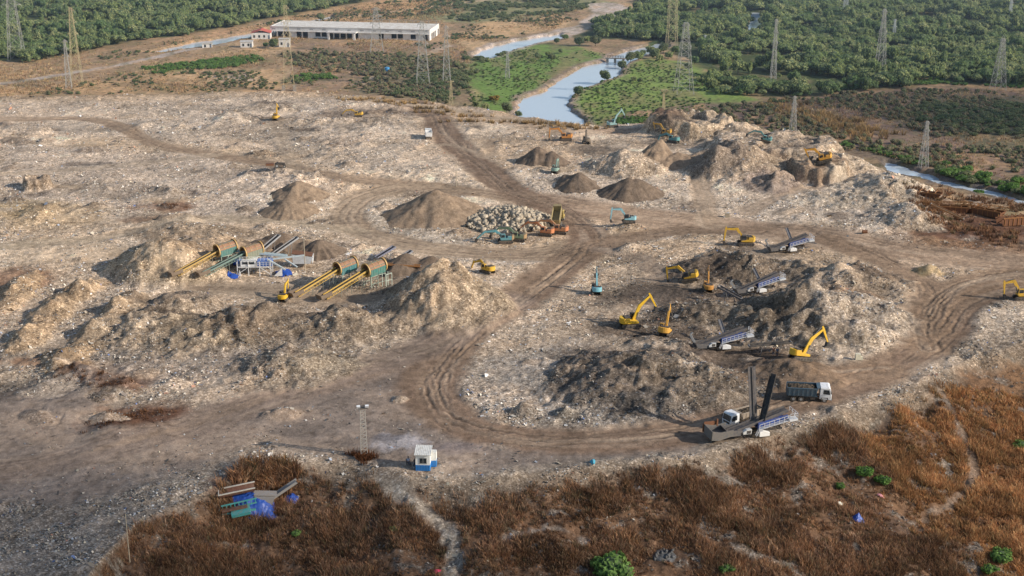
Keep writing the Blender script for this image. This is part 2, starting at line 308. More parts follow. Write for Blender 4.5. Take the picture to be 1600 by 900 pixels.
# ---------------- low country beyond the tip
L = LOW
GRN = (.105, .19, .045); GRN2 = (.14, .22, .055); WOOD = (.035, .06, .022); SCR = (.15, .12, .085)
def lowpatch(pts, c, k=.85, lit=.1, soft=4, wob=7, sc=14, rough=None): return patch(pts, c, k, lit, L, soft, wob, sc, rough)
lowpatch([(0, 150), (420, 142), (430, 115), (250, 120), (120, 130), (0, 140)], (.36, .25, .14), .7)
lowpatch([(260, 118), (400, 105), (440, 110), (440, 135), (300, 132)], (.38, .28, .17), .7)
lowpatch([(320, 118), (395, 115), (400, 126), (330, 127)], (.52, .48, .42), .7)
lowpatch([(220, 108), (300, 98), (400, 88), (420, 96), (330, 106), (240, 116)], (.13, .16, .06), .75)
lowpatch([(440, 122), (520, 118), (530, 128), (440, 132)], (.12, .15, .06), .7)
lowpatch([(440, 66), (700, 66), (760, 90), (740, 160), (650, 155), (480, 145), (440, 125), (460, 95)], (.21, .155, .11), .75)
lowpatch([(560, 145), (640, 155), (720, 165), (740, 120), (700, 85), (640, 90), (580, 118)], (.135, .13, .08), .75)
lowpatch([(700, 60), (740, 40), (880, 18), (900, 40), (800, 55), (740, 78)], (.42, .31, .18), .8)
lowpatch([(640, 28), (700, -20), (900, -20), (960, 5), (880, 22), (740, 36)], (.17, .20, .10), .8)
lowpatch([(400, 36), (560, 6), (640, -8), (700, 0), (640, 26), (500, 45), (440, 46)], (.42, .28, .15), .75)
lowpatch([(150, 80), (400, 38), (420, 48), (330, 62), (220, 78)], (.40, .26, .15), .75)
lowpatch([(738, 170), (734, 100), (765, 76), (860, 66), (905, 72), (965, 92), (880, 106), (805, 165), (800, 190)], GRN, .95, 0)
lowpatch([(880, 175), (885, 145), (925, 130), (965, 115), (975, 96), (1040, 90), (1085, 98), (1105, 120), (1150, 140), (1200, 158), (1080, 172), (1000, 190), (930, 200)], GRN2, .95, 0)
lowpatch([(930, 200), (960, 180), (1050, 165), (1200, 158), (1300, 150), (1440, 135), (1620, 140), (1900, 150), (1900, 300), (1600, 290), (1400, 255), (1200, 215)], (.155, .115, .095), .9, .1)
lowpatch([(1430, 150), (1620, 150), (1900, 170), (1900, 260), (1600, 250), (1480, 215), (1400, 185)], (.10, .105, .06), .75, .05)
lowpatch([(1430, 262), (1600, 300), (1900, 340), (1900, 300), (1600, 262), (1480, 240)], (.22, .155, .115), .8, .1)
lowpatch([(1250, 235), (1330, 235), (1480, 275), (1640, 310), (1640, 300), (1440, 250), (1330, 222), (1250, 218)], (.13, .12, .12), .8, .9)
lowpatch([(0, 96), (67, 93), (120, 82), (175, 71), (212, 63), (275, 57), (350, 43), (400, 33), (475, 20), (525, 11), (600, -4), (600, -70), (-600, -70), (-600, 110)], WOOD, .95, 0)
lowpatch([(935, 62), (900, 70), (905, 48), (950, 28), (1015, 24), (1000, 0), (960, -20), (960, -70), (2300, -70), (2300, 160), (1600, 134), (1440, 130), (1300, 148), (1200, 152), (1150, 140), (1110, 110), (1050, 82), (1000, 60)], WOOD, .95, 0)
road([(-200, 145), (0, 133), (100, 116), (180, 103), (250, 88), (300, 76), (345, 70)], 6, c=(.33, .31, .29), ruts=.15, z=L, seed=20)
road([(700, 72), (650, 92), (600, 112), (560, 132)], 5, c=(.38, .33, .27), ruts=.2, k=.7, z=L, seed=21)
road([(400, 38), (560, 26), (650, 14), (760, 0)], 8, c=(.46, .36, .25), ruts=.1, k=.6, z=L, seed=22)
# water courses: carve the ground; the sheets lie in the cuts
WATER = np.zeros(N)
river = [(808, 205), (806, 172), (812, 160), (815, 150), (850, 140), (870, 125), (892, 112), (910, 101), (950, 92), (952, 86), (975, 78), (1008, 71), (1042, 63), (1048, 72), (1012, 83), (978, 98), (972, 104), (970, 113), (960, 119), (935, 128), (915, 135), (894, 146), (886, 160), (892, 170), (912, 182), (925, 215)]
creekR = [(1385, 250), (1412, 256), (1440, 264), (1480, 277), (1530, 290), (1600, 306), (1800, 350), (1800, 366), (1600, 316), (1530, 300), (1470, 286), (1425, 274), (1385, 262)]
canalL = [(225, 80), (300, 64), (400, 48), (460, 34), (520, 22), (520, 27), (468, 38), (410, 54), (330, 70), (250, 81)]
mudL = [(740, 84), (780, 66), (850, 52), (905, 38), (925, 22), (915, 6), (960, 4), (1000, 16), (985, 25), (940, 36), (905, 52), (850, 62), (800, 76), (760, 88)]
pond = [(1164, 56), (1168, 38), (1174, 16), (1198, 17), (1197, 30), (1184, 40), (1178, 58)]
pond2 = [(1022, 78), (1022, 66), (1034, 64), (1034, 76)]
pond3 = [(1126, 54), (1127, 50), (1133, 51), (1133, 56)]
def carve(pts, depth, bank, wob=2.0, flat=None):
    idx, s = inside(W(pts, L), 25); s = s+wob*fbm(X[idx]/5, Y[idx]/5, 7, 3)
    paint(idx, sst(-5, -1, s)*(1-sst(0, 2, s)), bank, .6); paint(idx, sst(0, 1.5, s), (.17, .16, .14), 0)
    WATER[idx] = np.maximum(WATER[idx], sst(-1.2, 1.8, s)*depth)
carve(river, 2.2, (.24, .21, .18), 1.2); carve(creekR, 1.8, (.11, .105, .10), 3.0); carve(canalL, 1.6, (.30, .22, .14)); carve(pond, 1.7, WOOD, 1); carve(pond2, 1.7, WOOD, .8); carve(pond3, 1.7, WOOD, .3)
patch(mudL, (.40, .37, .34), .95, .1, L, 2, 3, 8)
carve([(735, 84), (770, 69), (830, 57), (876, 50), (880, 58), (838, 66), (800, 77), (765, 90)], 2.2, (.40, .37, .34)); carve([(985, 22), (1000, 19), (1001, 21), (988, 24)], 1.7, (.4, .37, .34), .3)
mixc(low*sst(.02, .35, n5)*.55, (.17, .135, .08)); mixc(low*sst(.05, .4, -n5)*.45*(C[:, 1] < C[:, 0]), (.40, .27, .14)); mixc(low*sst(.1, .4, n6)*.5, (.12, .12, .06))
# ---------------- grassy slope in front
lit_slope = fbm(X/9, Y/6, 9, 5, .6)
for c, a, b, k in [((.155, .092, .056), -2, -1, 1), ((.095, .062, .044), -.0, .4, .8), ((.24, .14, .078), -.5, .0, 0)]:
    mixc(nearm*sst(a, b, lit_slope)*k if k else nearm*(1-sst(-.5, -.05, lit_slope))*.5, c)
right_lit = nearm*sst(70, 125, X+8*n1); mixc(right_lit*.55, (.34, .195, .09))  # sunlight on the right slope painted as warmer, brighter soil
scraps = nearm*sst(.16, .42, fbm(X/4+4, Y/2.6, 11, 5, .7)); mixc(scraps*.6, (.24, .225, .20))
LIT = LIT*(1-nearm)+nearm*(.45+.55*scraps)
top_fr = sst(-4, 1, dnear)*(1-sst(1, 7, dnear+5*n2))*sst(-55, -20, X); mixc(top_fr*.5, (.29, .26, .21)); LIT = np.maximum(LIT, top_fr*.9)
def zs(pts, dz=-6):   # slope polylines, unprojected on a lowered plane
    return [(a, b) for a, b in pts]
GPATH = np.zeros(N)
def track_on_slope(pts, w, c, k=.85):
    P = []
    for a, b in pts:
        z = 0.0
        for _ in range(12):
            x, y = G(a, b, z); dn = np.interp(x, near_e[:, 0], near_e[:, 1])-y
            z = .5*z+.5*(-0.27*max(dn, 0)-0.9*min(max(dn/5, 0), 1))
        P.append(G(a, b, z))
    idx, d, sg, arc, Lg = near_poly(smooth(P, 3), w+6)
    d = d+.8*fbm(X[idx]/1.5, Y[idx]/1.5, 2, 3); m = 1-sst(w*.1, w*.75, d+.8*fbm(X[idx]/3.5, Y[idx]/3.5, 4, 3)); paint(idx, m*k*.8, c, .8); GPATH[idx] = np.maximum(GPATH[idx], m)
track_on_slope([(560, 715), (590, 742), (620, 775), (660, 800), (698, 822), (715, 850), (708, 880), (700, 930), (720, 1000)], 2.7, (.38, .33, .27), 1.2)
track_on_slope([(790, 846), (830, 838), (870, 826), (915, 846)], 1.2, (.33, .31, .28), .6)
track_on_slope([(1450, 800), (1500, 770), (1530, 730), (1505, 680), (1478, 620), (1440, 590)], 1.5, (.30, .25, .20), .45)
# ---------------- relief
rough = HN*(1-ROAD*.85)*(1-low*.6)
moundish = sst(.3, 1.5, MZ)
hum = sst(.0, .35, fbm(X/30+7, Y/18, 17, 3))*(1-np.abs(fbm(X/4.2, Y/3.2, 19, 4, .55))*2.2); cuts = moundish*sst(.08, .3, fbm(X/8, Y/7, 23, 3)); Z = Z0 + MZ*(1-.24*cuts) + DZ
ridged = 1-np.abs(fbm(X/5.5, Y/5.5, 13, 4, .55))*2
Z += rough*(1-nearm)*(.6*n1 + .45*n2 + (.20+.28*moundish)*n3 + (.08+.04*moundish)*n4 + .30*moundish*ridged + .42*hum)
Z += nearm*(1.9*fbm(X/15, Y/12, 21, 3) + .95*fbm(X/4.5, Y/4.5, 22, 4) + .2*n3 + .12*n4)*sst(0, 6, dnear)
Z = np.where((low > .5) & (WATER < .01), np.maximum(Z, LOW-.35), Z)
Z -= WATER
# hidden far rim: gently rising land toward the horizon
Z += 12*sst(1500, 5000, Y)
# tone variation of the albedo and litter density; hollows and dug cuts darker
mac = fbm(X/11, Y/9, 18, 5, .62); mac2 = fbm(X/34+9, Y/16, 12, 4, .6); tip = (1-low)*(1-nearm)
C *= (1+.20*n3+.16*n4+.22*n2*tip+.42*mac*tip*(1-.5*ROAD)+.3*mac2*tip)[:, None]
tan_ = np.clip(tip*(1-ROAD)*sst(.06, .36, mac2+.4*mac)*.42, 0, 1)[:, None]; C = C*(1-tan_)+tan_*(C*.55+np.array([[.215, .16, .105]])); LIT *= 1-.3*tan_[:, 0]
C *= 1-.25*(cuts*(1-ROAD))[:, None]
LIT *= 1-.38*sst(-.1, .5, fbm(X/6+3, Y/5, 20, 4))*tip; LIT *= (1+.22*tip)
rd_ = ROAD[:, None]; tp_ = tip[:, None]; C *= 1+tp_*(np.array([[.26, .175, .14]])*(1-rd_)+np.array([[.16, .105, .085]])*rd_); C *= 1+low[:, None]*np.array([[.48, .36, .30]])
C = np.clip(C, .012, .8)
Zg = Z.reshape(NR, NC)
def HZ(x, y):
    x = np.asarray(x, float); y = np.asarray(y, float)
    u = np.clip((x/y+UM)/(2*UM)*(NC-1), 0, NC-1.001); r = np.interp(y, Dn, np.arange(NR)); r = np.clip(r, 0, NR-1.001)
    ui = u.astype(int); ri = r.astype(int); fu = u-ui; fr = r-ri
    return (Zg[ri, ui]*(1-fu)+Zg[ri, ui+1]*fu)*(1-fr)+(Zg[ri+1, ui]*(1-fu)+Zg[ri+1, ui+1]*fu)*fr
def grid_at(A, x, y):
    u = np.clip(np.round((np.asarray(x)/y+UM)/(2*UM)*(NC-1)), 0, NC-1).astype(int); r = np.clip(np.round(np.interp(y, Dn, np.arange(NR))), 0, NR-1).astype(int)
    return A[r*NC+u]
def P(px, py):
    """where the line of sight through a photo point meets the ground"""
    d = ray(px, py); t = np.arange(110, 1400, .35)/d[1]
    x = d[0]*t; y = d[1]*t; z = H+d[2]*t; h = HZ(x, y)
    k = int(np.argmax(z <= h)) if (z <= h).any() else len(t)-1
    return Vector((float(x[k]), float(y[k]), float(h[k])))
def at_depth(px, py, y):
    d = ray(px, py); t = y/d[1]; return Vector((d[0]*t, y, H+d[2]*t))
def new_mesh(name, co, faces, n=4):
    me = bpy.data.meshes.new(name); co = np.asarray(co, np.float32); faces = np.asarray(faces, np.int32).reshape(-1, n); nf = len(faces)
    me.vertices.add(len(co)); me.vertices.foreach_set('co', co.ravel())
    me.loops.add(nf*n); me.loops.foreach_set('vertex_index', faces.ravel())
    me.polygons.add(nf); me.polygons.foreach_set('loop_start', np.arange(0, nf*n, n, dtype=np.int32)); me.update(calc_edges=True)
    return me
def link(name, me, mat=None, parent=None, smooth_=False):
    o = bpy.data.objects.new(name, me); col.objects.link(o)
    if mat: me.materials.append(mat)
    if parent: o.parent = parent
    if smooth_: me.shade_smooth()
    return o
def tag(o, label=None, cat=None, group=None, kind=None):
    if label: o['label'] = label
    if cat: o['category'] = cat
    if group: o['group'] = group
    if kind: o['kind'] = kind
    return o
# ------------------------------------------------------------------ materials
def nmat(name):
    m = bpy.data.materials.new(name); m.use_nodes = True; nt = m.node_tree; b = nt.nodes['Principled BSDF']; return m, nt, b
def nd(nt, t, **kw):
    n = nt.nodes.new(t)
    for k, v in kw.items():
        if k.startswith('i_'): n.inputs[k[2:].replace('_', ' ')].default_value = v
        else: setattr(n, k, v)
    return n
def ramp(nt, stops, interp='LINEAR'):
    r = nt.nodes.new('ShaderNodeValToRGB'); r.color_ramp.interpolation = interp; e = r.color_ramp.elements
    while len(e) < len(stops): e.new(.5)
    for k, (p, c) in enumerate(stops): e[k].position = p; e[k].color = (*c, 1) if len(c) == 3 else c
    return r
def mixn(nt, a, b, f, mode='MIX'):
    m = nt.nodes.new('ShaderNodeMix'); m.data_type = 'RGBA'; m.blend_type = mode; L_ = nt.links
    for s, k in ((f, 0), (a, 6), (b, 7)):
        if hasattr(s, 'is_linked') or hasattr(s, 'links'): L_.new(s, m.inputs[k])
        elif k == 0: m.inputs[0].default_value = s
        else: m.inputs[k].default_value = (*s, 1)
    return m.outputs[2]
def ground_material(name, attr='Col', fixed=None, speck=1.0):
    m, nt, b = nmat(name); L_ = nt.links
    geo = nd(nt, 'ShaderNodeNewGeometry'); pos = geo.outputs['Position']
    if fixed is None:
        at = nd(nt, 'ShaderNodeAttribute', attribute_name=attr); base = at.outputs['Color']; lit = at.outputs['Alpha']
    else:
        base = nd(nt, 'ShaderNodeRGB'); base.outputs[0].default_value = (*fixed, 1); base = base.outputs[0]
        v = nd(nt, 'ShaderNodeValue'); v.outputs[0].default_value = speck; lit = v.outputs[0]
    v1 = nd(nt, 'ShaderNodeTexVoronoi', i_Scale=4.6); v2 = nd(nt, 'ShaderNodeTexVoronoi', i_Scale=1.9)
    ns = nd(nt, 'ShaderNodeTexNoise', i_Scale=.6, i_Detail=8.0, i_Roughness=.65)
    for n in (v1, v2, ns): L_.new(pos, n.inputs['Vector'])
    sx = nd(nt, 'ShaderNodeSeparateColor'); L_.new(v1.outputs['Color'], sx.inputs[0])
    sy = nd(nt, 'ShaderNodeSeparateColor'); L_.new(v2.outputs['Color'], sy.inputs[0])
    r1 = ramp(nt, [(0, (.52, .49, .46)), (.16, (.72, .69, .66)), (.55, (.98, .97, .95)), (.85, (1.2, 1.2, 1.2)), (.95, (1.55, 1.56, 1.58)), (.97, (1.1, 1.2, 1.4)), (.985, (2.2, 2.15, 2.1))], 'CONSTANT')
    r2 = ramp(nt, [(0, (.68, .66, .64)), (.3, (.9, .89, .88)), (.7, (1.08, 1.08, 1.08)), (1, (1.3, 1.29, 1.27))])
    L_.new(sx.outputs[0], r1.inputs[0]); L_.new(sy.outputs[1], r2.inputs[0])
    sp_ = mixn(nt, r1.outputs[0], r2.outputs[0], 1.0, 'MULTIPLY')
    one = (1, 1, 1)
    fac = mixn(nt, one, sp_, lit)
    c1 = mixn(nt, base, fac, 1.0, 'MULTIPLY')
    r3 = ramp(nt, [(.3, (.62, .60, .58)), (.5, (1, 1, 1)), (.72, (1.28, 1.27, 1.25))]); L_.new(ns.outputs[0], r3.inputs[0])
    c2 = mixn(nt, c1, r3.outputs[0], 1.0, 'MULTIPLY')
    L_.new(c2, b.inputs['Base Color']); b.inputs['Roughness'].default_value = .93; b.inputs['Specular IOR Level'].default_value = .15
    ad = nd(nt, 'ShaderNodeMath', operation='MULTIPLY_ADD'); L_.new(sx.outputs[1], ad.inputs[0]); L_.new(lit, ad.inputs[1]); L_.new(ns.outputs[0], ad.inputs[2])
    bp = nd(nt, 'ShaderNodeBump', i_Strength=.75, i_Distance=.28); L_.new(ad.outputs[0], bp.inputs['Height']); L_.new(bp.outputs[0], b.inputs['Normal'])
    return m
M_ground = ground_material('refuse_ground')
idxg = np.arange(NR*NC).reshape(NR, NC)
quads = np.stack([idxg[:-1, :-1], idxg[:-1, 1:], idxg[1:, 1:], idxg[1:, :-1]], -1).reshape(-1, 4)
me = new_mesh('ground', np.stack([X, Y, Z], 1), quads)
ca = me.color_attributes.new('Col', 'FLOAT_COLOR', 'POINT')
ca.data.foreach_set('color', np.concatenate([C, np.clip(LIT, 0, 1)[:, None]], 1).astype(np.float32).ravel())
ground = link('ground', me, M_ground, smooth_=True); tag(ground, kind='structure')
# water sheets
M_water, nt, b = nmat('water')
b.inputs['Base Color'].default_value = (.58, .67, .75, 1); b.inputs['Roughness'].default_value = .06; b.inputs['Specular IOR Level'].default_value = 1.0
nz = nd(nt, 'ShaderNodeTexNoise', i_Scale=1.2, i_Detail=4.0); g_ = nd(nt, 'ShaderNodeNewGeometry'); nt.links.new(g_.outputs['Position'], nz.inputs['Vector'])
bp = nd(nt, 'ShaderNodeBump', i_Strength=.12, i_Distance=.2); nt.links.new(nz.outputs[0], bp.inputs['Height']); nt.links.new(bp.outputs[0], b.inputs['Normal'])
WZ = [LOW-1.0]
def water(name, pts, grow=8):
    z = WZ[0]; WZ[0] -= .015
    Pw = np.array(W(pts, L)); lo = Pw.min(0)-grow; hi = Pw.max(0)+grow
    me = new_mesh(name, [(lo[0], lo[1], z), (hi[0], lo[1], z), (hi[0], hi[1], z), (lo[0], hi[1], z)], [[0, 1, 2, 3]])
    return tag(link(name, me, M_water), kind='structure')
water('river', river, 3); water('creek', creekR); water('canal', canalL, 4); water('tidal_inlet', mudL, 2); water('pond', pond, 2); water('pool', pond3, 1)
# ------------------------------------------------------------------ small mesh builder for machines and structures
SPLIT = {'hydraulic_cylinder', 'leg', 'side_plate', 'post', 'roller', 'wing_plate', 'chute', 'wheel', 'crossarm', 'insulator', 'side_panel', 'bollard', 'crossbar', 'lamp', 'skirt', 'hoop'}
class MB:
    def __init__(s): s.v = []; s.f = []; s.sm = []; s.pc = []; s.n = 0
    def add(s, vs, fs, smooth=False, same=False):
        s.n += 0 if same else 1; s.pc += [s.n]*len(fs); o = len(s.v); s.v += [tuple(v) for v in vs]; s.f += [tuple(o+i for i in f) for f in fs]; s.sm += [smooth]*len(fs); return s
    def box(s, c, d, rot=None, taper=1.0):
        c = Vector(c); x, y, z = d[0]/2, d[1]/2, d[2]/2; vs = []
        for sz in (-1, 1):
            t = taper if sz > 0 else 1.0
            for sx, sy in ((-1, -1), (1, -1), (1, 1), (-1, 1)):
                p = Vector((sx*x*t, sy*y*t, sz*z))
                if rot is not None: p = rot @ p
                vs.append(c+p)
        return s.add(vs, [(3, 2, 1, 0), (4, 5, 6, 7), (0, 1, 5, 4), (1, 2, 6, 5), (2, 3, 7, 6), (3, 0, 4, 7)])
    def bar(s, a, b, w, h=None, w2=None, h2=None):
        a = Vector(a); b = Vector(b); h = w if h is None else h; w2 = w if w2 is None else w2; h2 = h if h2 is None else h2
        d = (b-a); L_ = d.length
        if L_ < 1e-6: return s
        d /= L_; up = Vector((0, 0, 1)) if abs(d.z) < .95 else Vector((1, 0, 0)); sd = d.cross(up).normalized(); up = sd.cross(d)
        vs = []
        for p, ww, hh in ((a, w, h), (b, w2, h2)):
            for i, j in ((-1, -1), (1, -1), (1, 1), (-1, 1)): vs.append(p+sd*ww/2*i+up*hh/2*j)
        return s.add(vs, [(3, 2, 1, 0), (4, 5, 6, 7), (0, 1, 5, 4), (1, 2, 6, 5), (2, 3, 7, 6), (3, 0, 4, 7)])
    def cyl(s, a, b, r, r2=None, n=14, caps=True):
        a = Vector(a); b = Vector(b); r2 = r if r2 is None else r2; d = (b-a).normalized(); up = Vector((0, 0, 1)) if abs(d.z) < .95 else Vector((1, 0, 0)); x = d.cross(up).normalized(); y = x.cross(d)
        vs = []
        for p, rr in ((a, r), (b, r2)):
            for k in range(n): t = 2*math.pi*k/n; vs.append(p+x*rr*math.cos(t)+y*rr*math.sin(t))
        s.add(vs, [(k, (k+1) % n, n+(k+1) % n, n+k) for k in range(n)], True)
        if caps: s.add(vs, [tuple(range(n))[::-1], tuple(range(n, 2*n))], False, True)
        return s
    def prism(s, pts, y0, y1, M=None):
        """side outline in x,z swept from y0 to y1"""
        n = len(pts); vs = [Vector((p[0], y0, p[1])) for p in pts]+[Vector((p[0], y1, p[1])) for p in pts]
        if M is not None: vs = [M @ v for v in vs]
        return s.add(vs, [tuple(range(n)), tuple(range(n, 2*n))[::-1]]+[(k, n+k, n+(k+1) % n, (k+1) % n) for k in range(n)])
    def quad(s, a, b, c, d): return s.add([a, b, c, d], [(0, 1, 2, 3)])
    def build(s, name, mat, parent=None, loc=None, bevel=0):
        if name in SPLIT and s.n > 1:
            r = None
            for k in range(1, s.n+1):
                fi = [i for i, q in enumerate(s.pc) if q == k]; used = sorted({v for i in fi for v in s.f[i]}); mp = {v: i for i, v in enumerate(used)}
                m = MB(); m.add([s.v[v] for v in used], [tuple(mp[v] for v in s.f[i]) for i in fi]); m.sm = [s.sm[i] for i in fi]; r = m.build(name, mat, parent, loc, bevel)
            return r
        me = bpy.data.meshes.new(name); me.from_pydata([tuple(v) for v in s.v], [], s.f); me.update()
        bm = bmesh.new(); bm.from_mesh(me); bmesh.ops.recalc_face_normals(bm, faces=bm.faces); bm.to_mesh(me); bm.free()
        for p_, f in zip(me.polygons, s.sm): p_.use_smooth = f
        o = bpy.data.objects.new(name, me); col.objects.link(o); me.materials.append(mat)
        if parent: o.parent = parent
        if loc: o.location = loc
        if bevel:
            m = o.modifiers.new('bevel', 'BEVEL'); m.width = bevel; m.segments = 1; m.limit_method = 'ANGLE'
        return o
_mats = {}
def paintm(c, rough=.5, dirt=.5, metal=0.0, dirtc=(.27, .21, .15), sc=1.0, name='painted_metal'):
    """worn, dusty paint"""
    key = (tuple(c), rough, dirt, metal, dirtc, sc)
    if key in _mats: return _mats[key]
    m, nt, b = nmat(name); L_ = nt.links
    tc = nd(nt, 'ShaderNodeTexCoord'); oi = nd(nt, 'ShaderNodeObjectInfo'); ad = nd(nt, 'ShaderNodeVectorMath', operation='ADD')
    L_.new(tc.outputs['Object'], ad.inputs[0]); L_.new(oi.outputs['Location'], ad.inputs[1])
    n = nd(nt, 'ShaderNodeTexNoise', i_Scale=1.6*sc, i_Detail=8.0, i_Roughness=.7); L_.new(ad.outputs[0], n.inputs['Vector'])
    r = ramp(nt, [(.50-.22*dirt, (0, 0, 0)), (.72-.12*dirt, (1, 1, 1))]); L_.new(n.outputs[0], r.inputs[0])
    g_ = nd(nt, 'ShaderNodeNewGeometry'); sx = nd(nt, 'ShaderNodeSeparateXYZ'); L_.new(g_.outputs['Normal'], sx.inputs[0])
    up = nd(nt, 'ShaderNodeMapRange'); up.inputs[1].default_value = .3; up.inputs[2].default_value = 1; up.inputs[3].default_value = .55; up.inputs[4].default_value = 1.0; L_.new(sx.outputs[2], up.inputs[0])
    mu = nd(nt, 'ShaderNodeMath', operation='MULTIPLY'); L_.new(r.outputs[0], mu.inputs[0]); L_.new(up.outputs[0], mu.inputs[1])
    mu2 = nd(nt, 'ShaderNodeMath', operation='MULTIPLY'); L_.new(mu.outputs[0], mu2.inputs[0]); mu2.inputs[1].default_value = min(1, .45+dirt*.5)
    L_.new(mixn(nt, c, dirtc, mu2.outputs[0]), b.inputs['Base Color'])
    ro = nd(nt, 'ShaderNodeMapRange'); ro.inputs[3].default_value = rough; ro.inputs[4].default_value = .9; L_.new(mu.outputs[0], ro.inputs[0]); L_.new(ro.outputs[0], b.inputs['Roughness'])
    b.inputs['Metallic'].default_value = metal; _mats[key] = m; return m
YEL = (.72, .42, .03); YELD = (.62, .34, .04); ORG = (.62, .24, .035); TEAL = (.10, .33, .34); LBLUE = (.25, .50, .56); GRNT = (.10, .26, .20); WHITE = (.78, .78, .76)
M_dark = paintm((.03, .03, .032), .6, .45); M_black = paintm((.018, .018, .02), .5, .25); M_steel = paintm((.20, .20, .20), .45, .6); M_rub = paintm((.035, .034, .033), .85, .7)
M_glass = paintm((.02, .03, .04), .12, .1); M_rust = paintm((.20, .085, .04), .85, .8, dirtc=(.10, .05, .03)); M_white = paintm(WHITE, .45, .25); M_belt = paintm((.07, .07, .078), .7, .5)
M_blue = paintm((.025, .075, .30), .45, .45); M_grey = paintm((.32, .33, .33), .5, .5); M_track = paintm((.07, .06, .05), .8, .9)
def empty(name, loc, rz=0, tilt=0, roll=0):
    o = bpy.data.objects.new(name, None); col.objects.link(o); o.location = loc; o.rotation_euler = (roll, tilt, rz); o.empty_display_size = 1; return o
def ground_pose(p, rz, lx=2.0, ly=1.2):
    """tilt a machine so it sits on the local slope"""
    c, s = math.cos(rz), math.sin(rz)
    f = HZ(p.x+c*lx, p.y+s*lx); b_ = HZ(p.x-c*lx, p.y-s*lx); l = HZ(p.x-s*ly, p.y+c*ly); r_ = HZ(p.x+s*ly, p.y-c*ly)
    pitch = -math.atan2(float(f-b_), 2*lx); roll = math.atan2(float(l-r_), 2*ly)
    pitch = max(-.25, min(.25, pitch)); roll = max(-.18, min(.18, roll))
    return (p.x, p.y, float(max(HZ(p.x, p.y), (f+b_)/2, (l+r_)/2))), pitch, roll
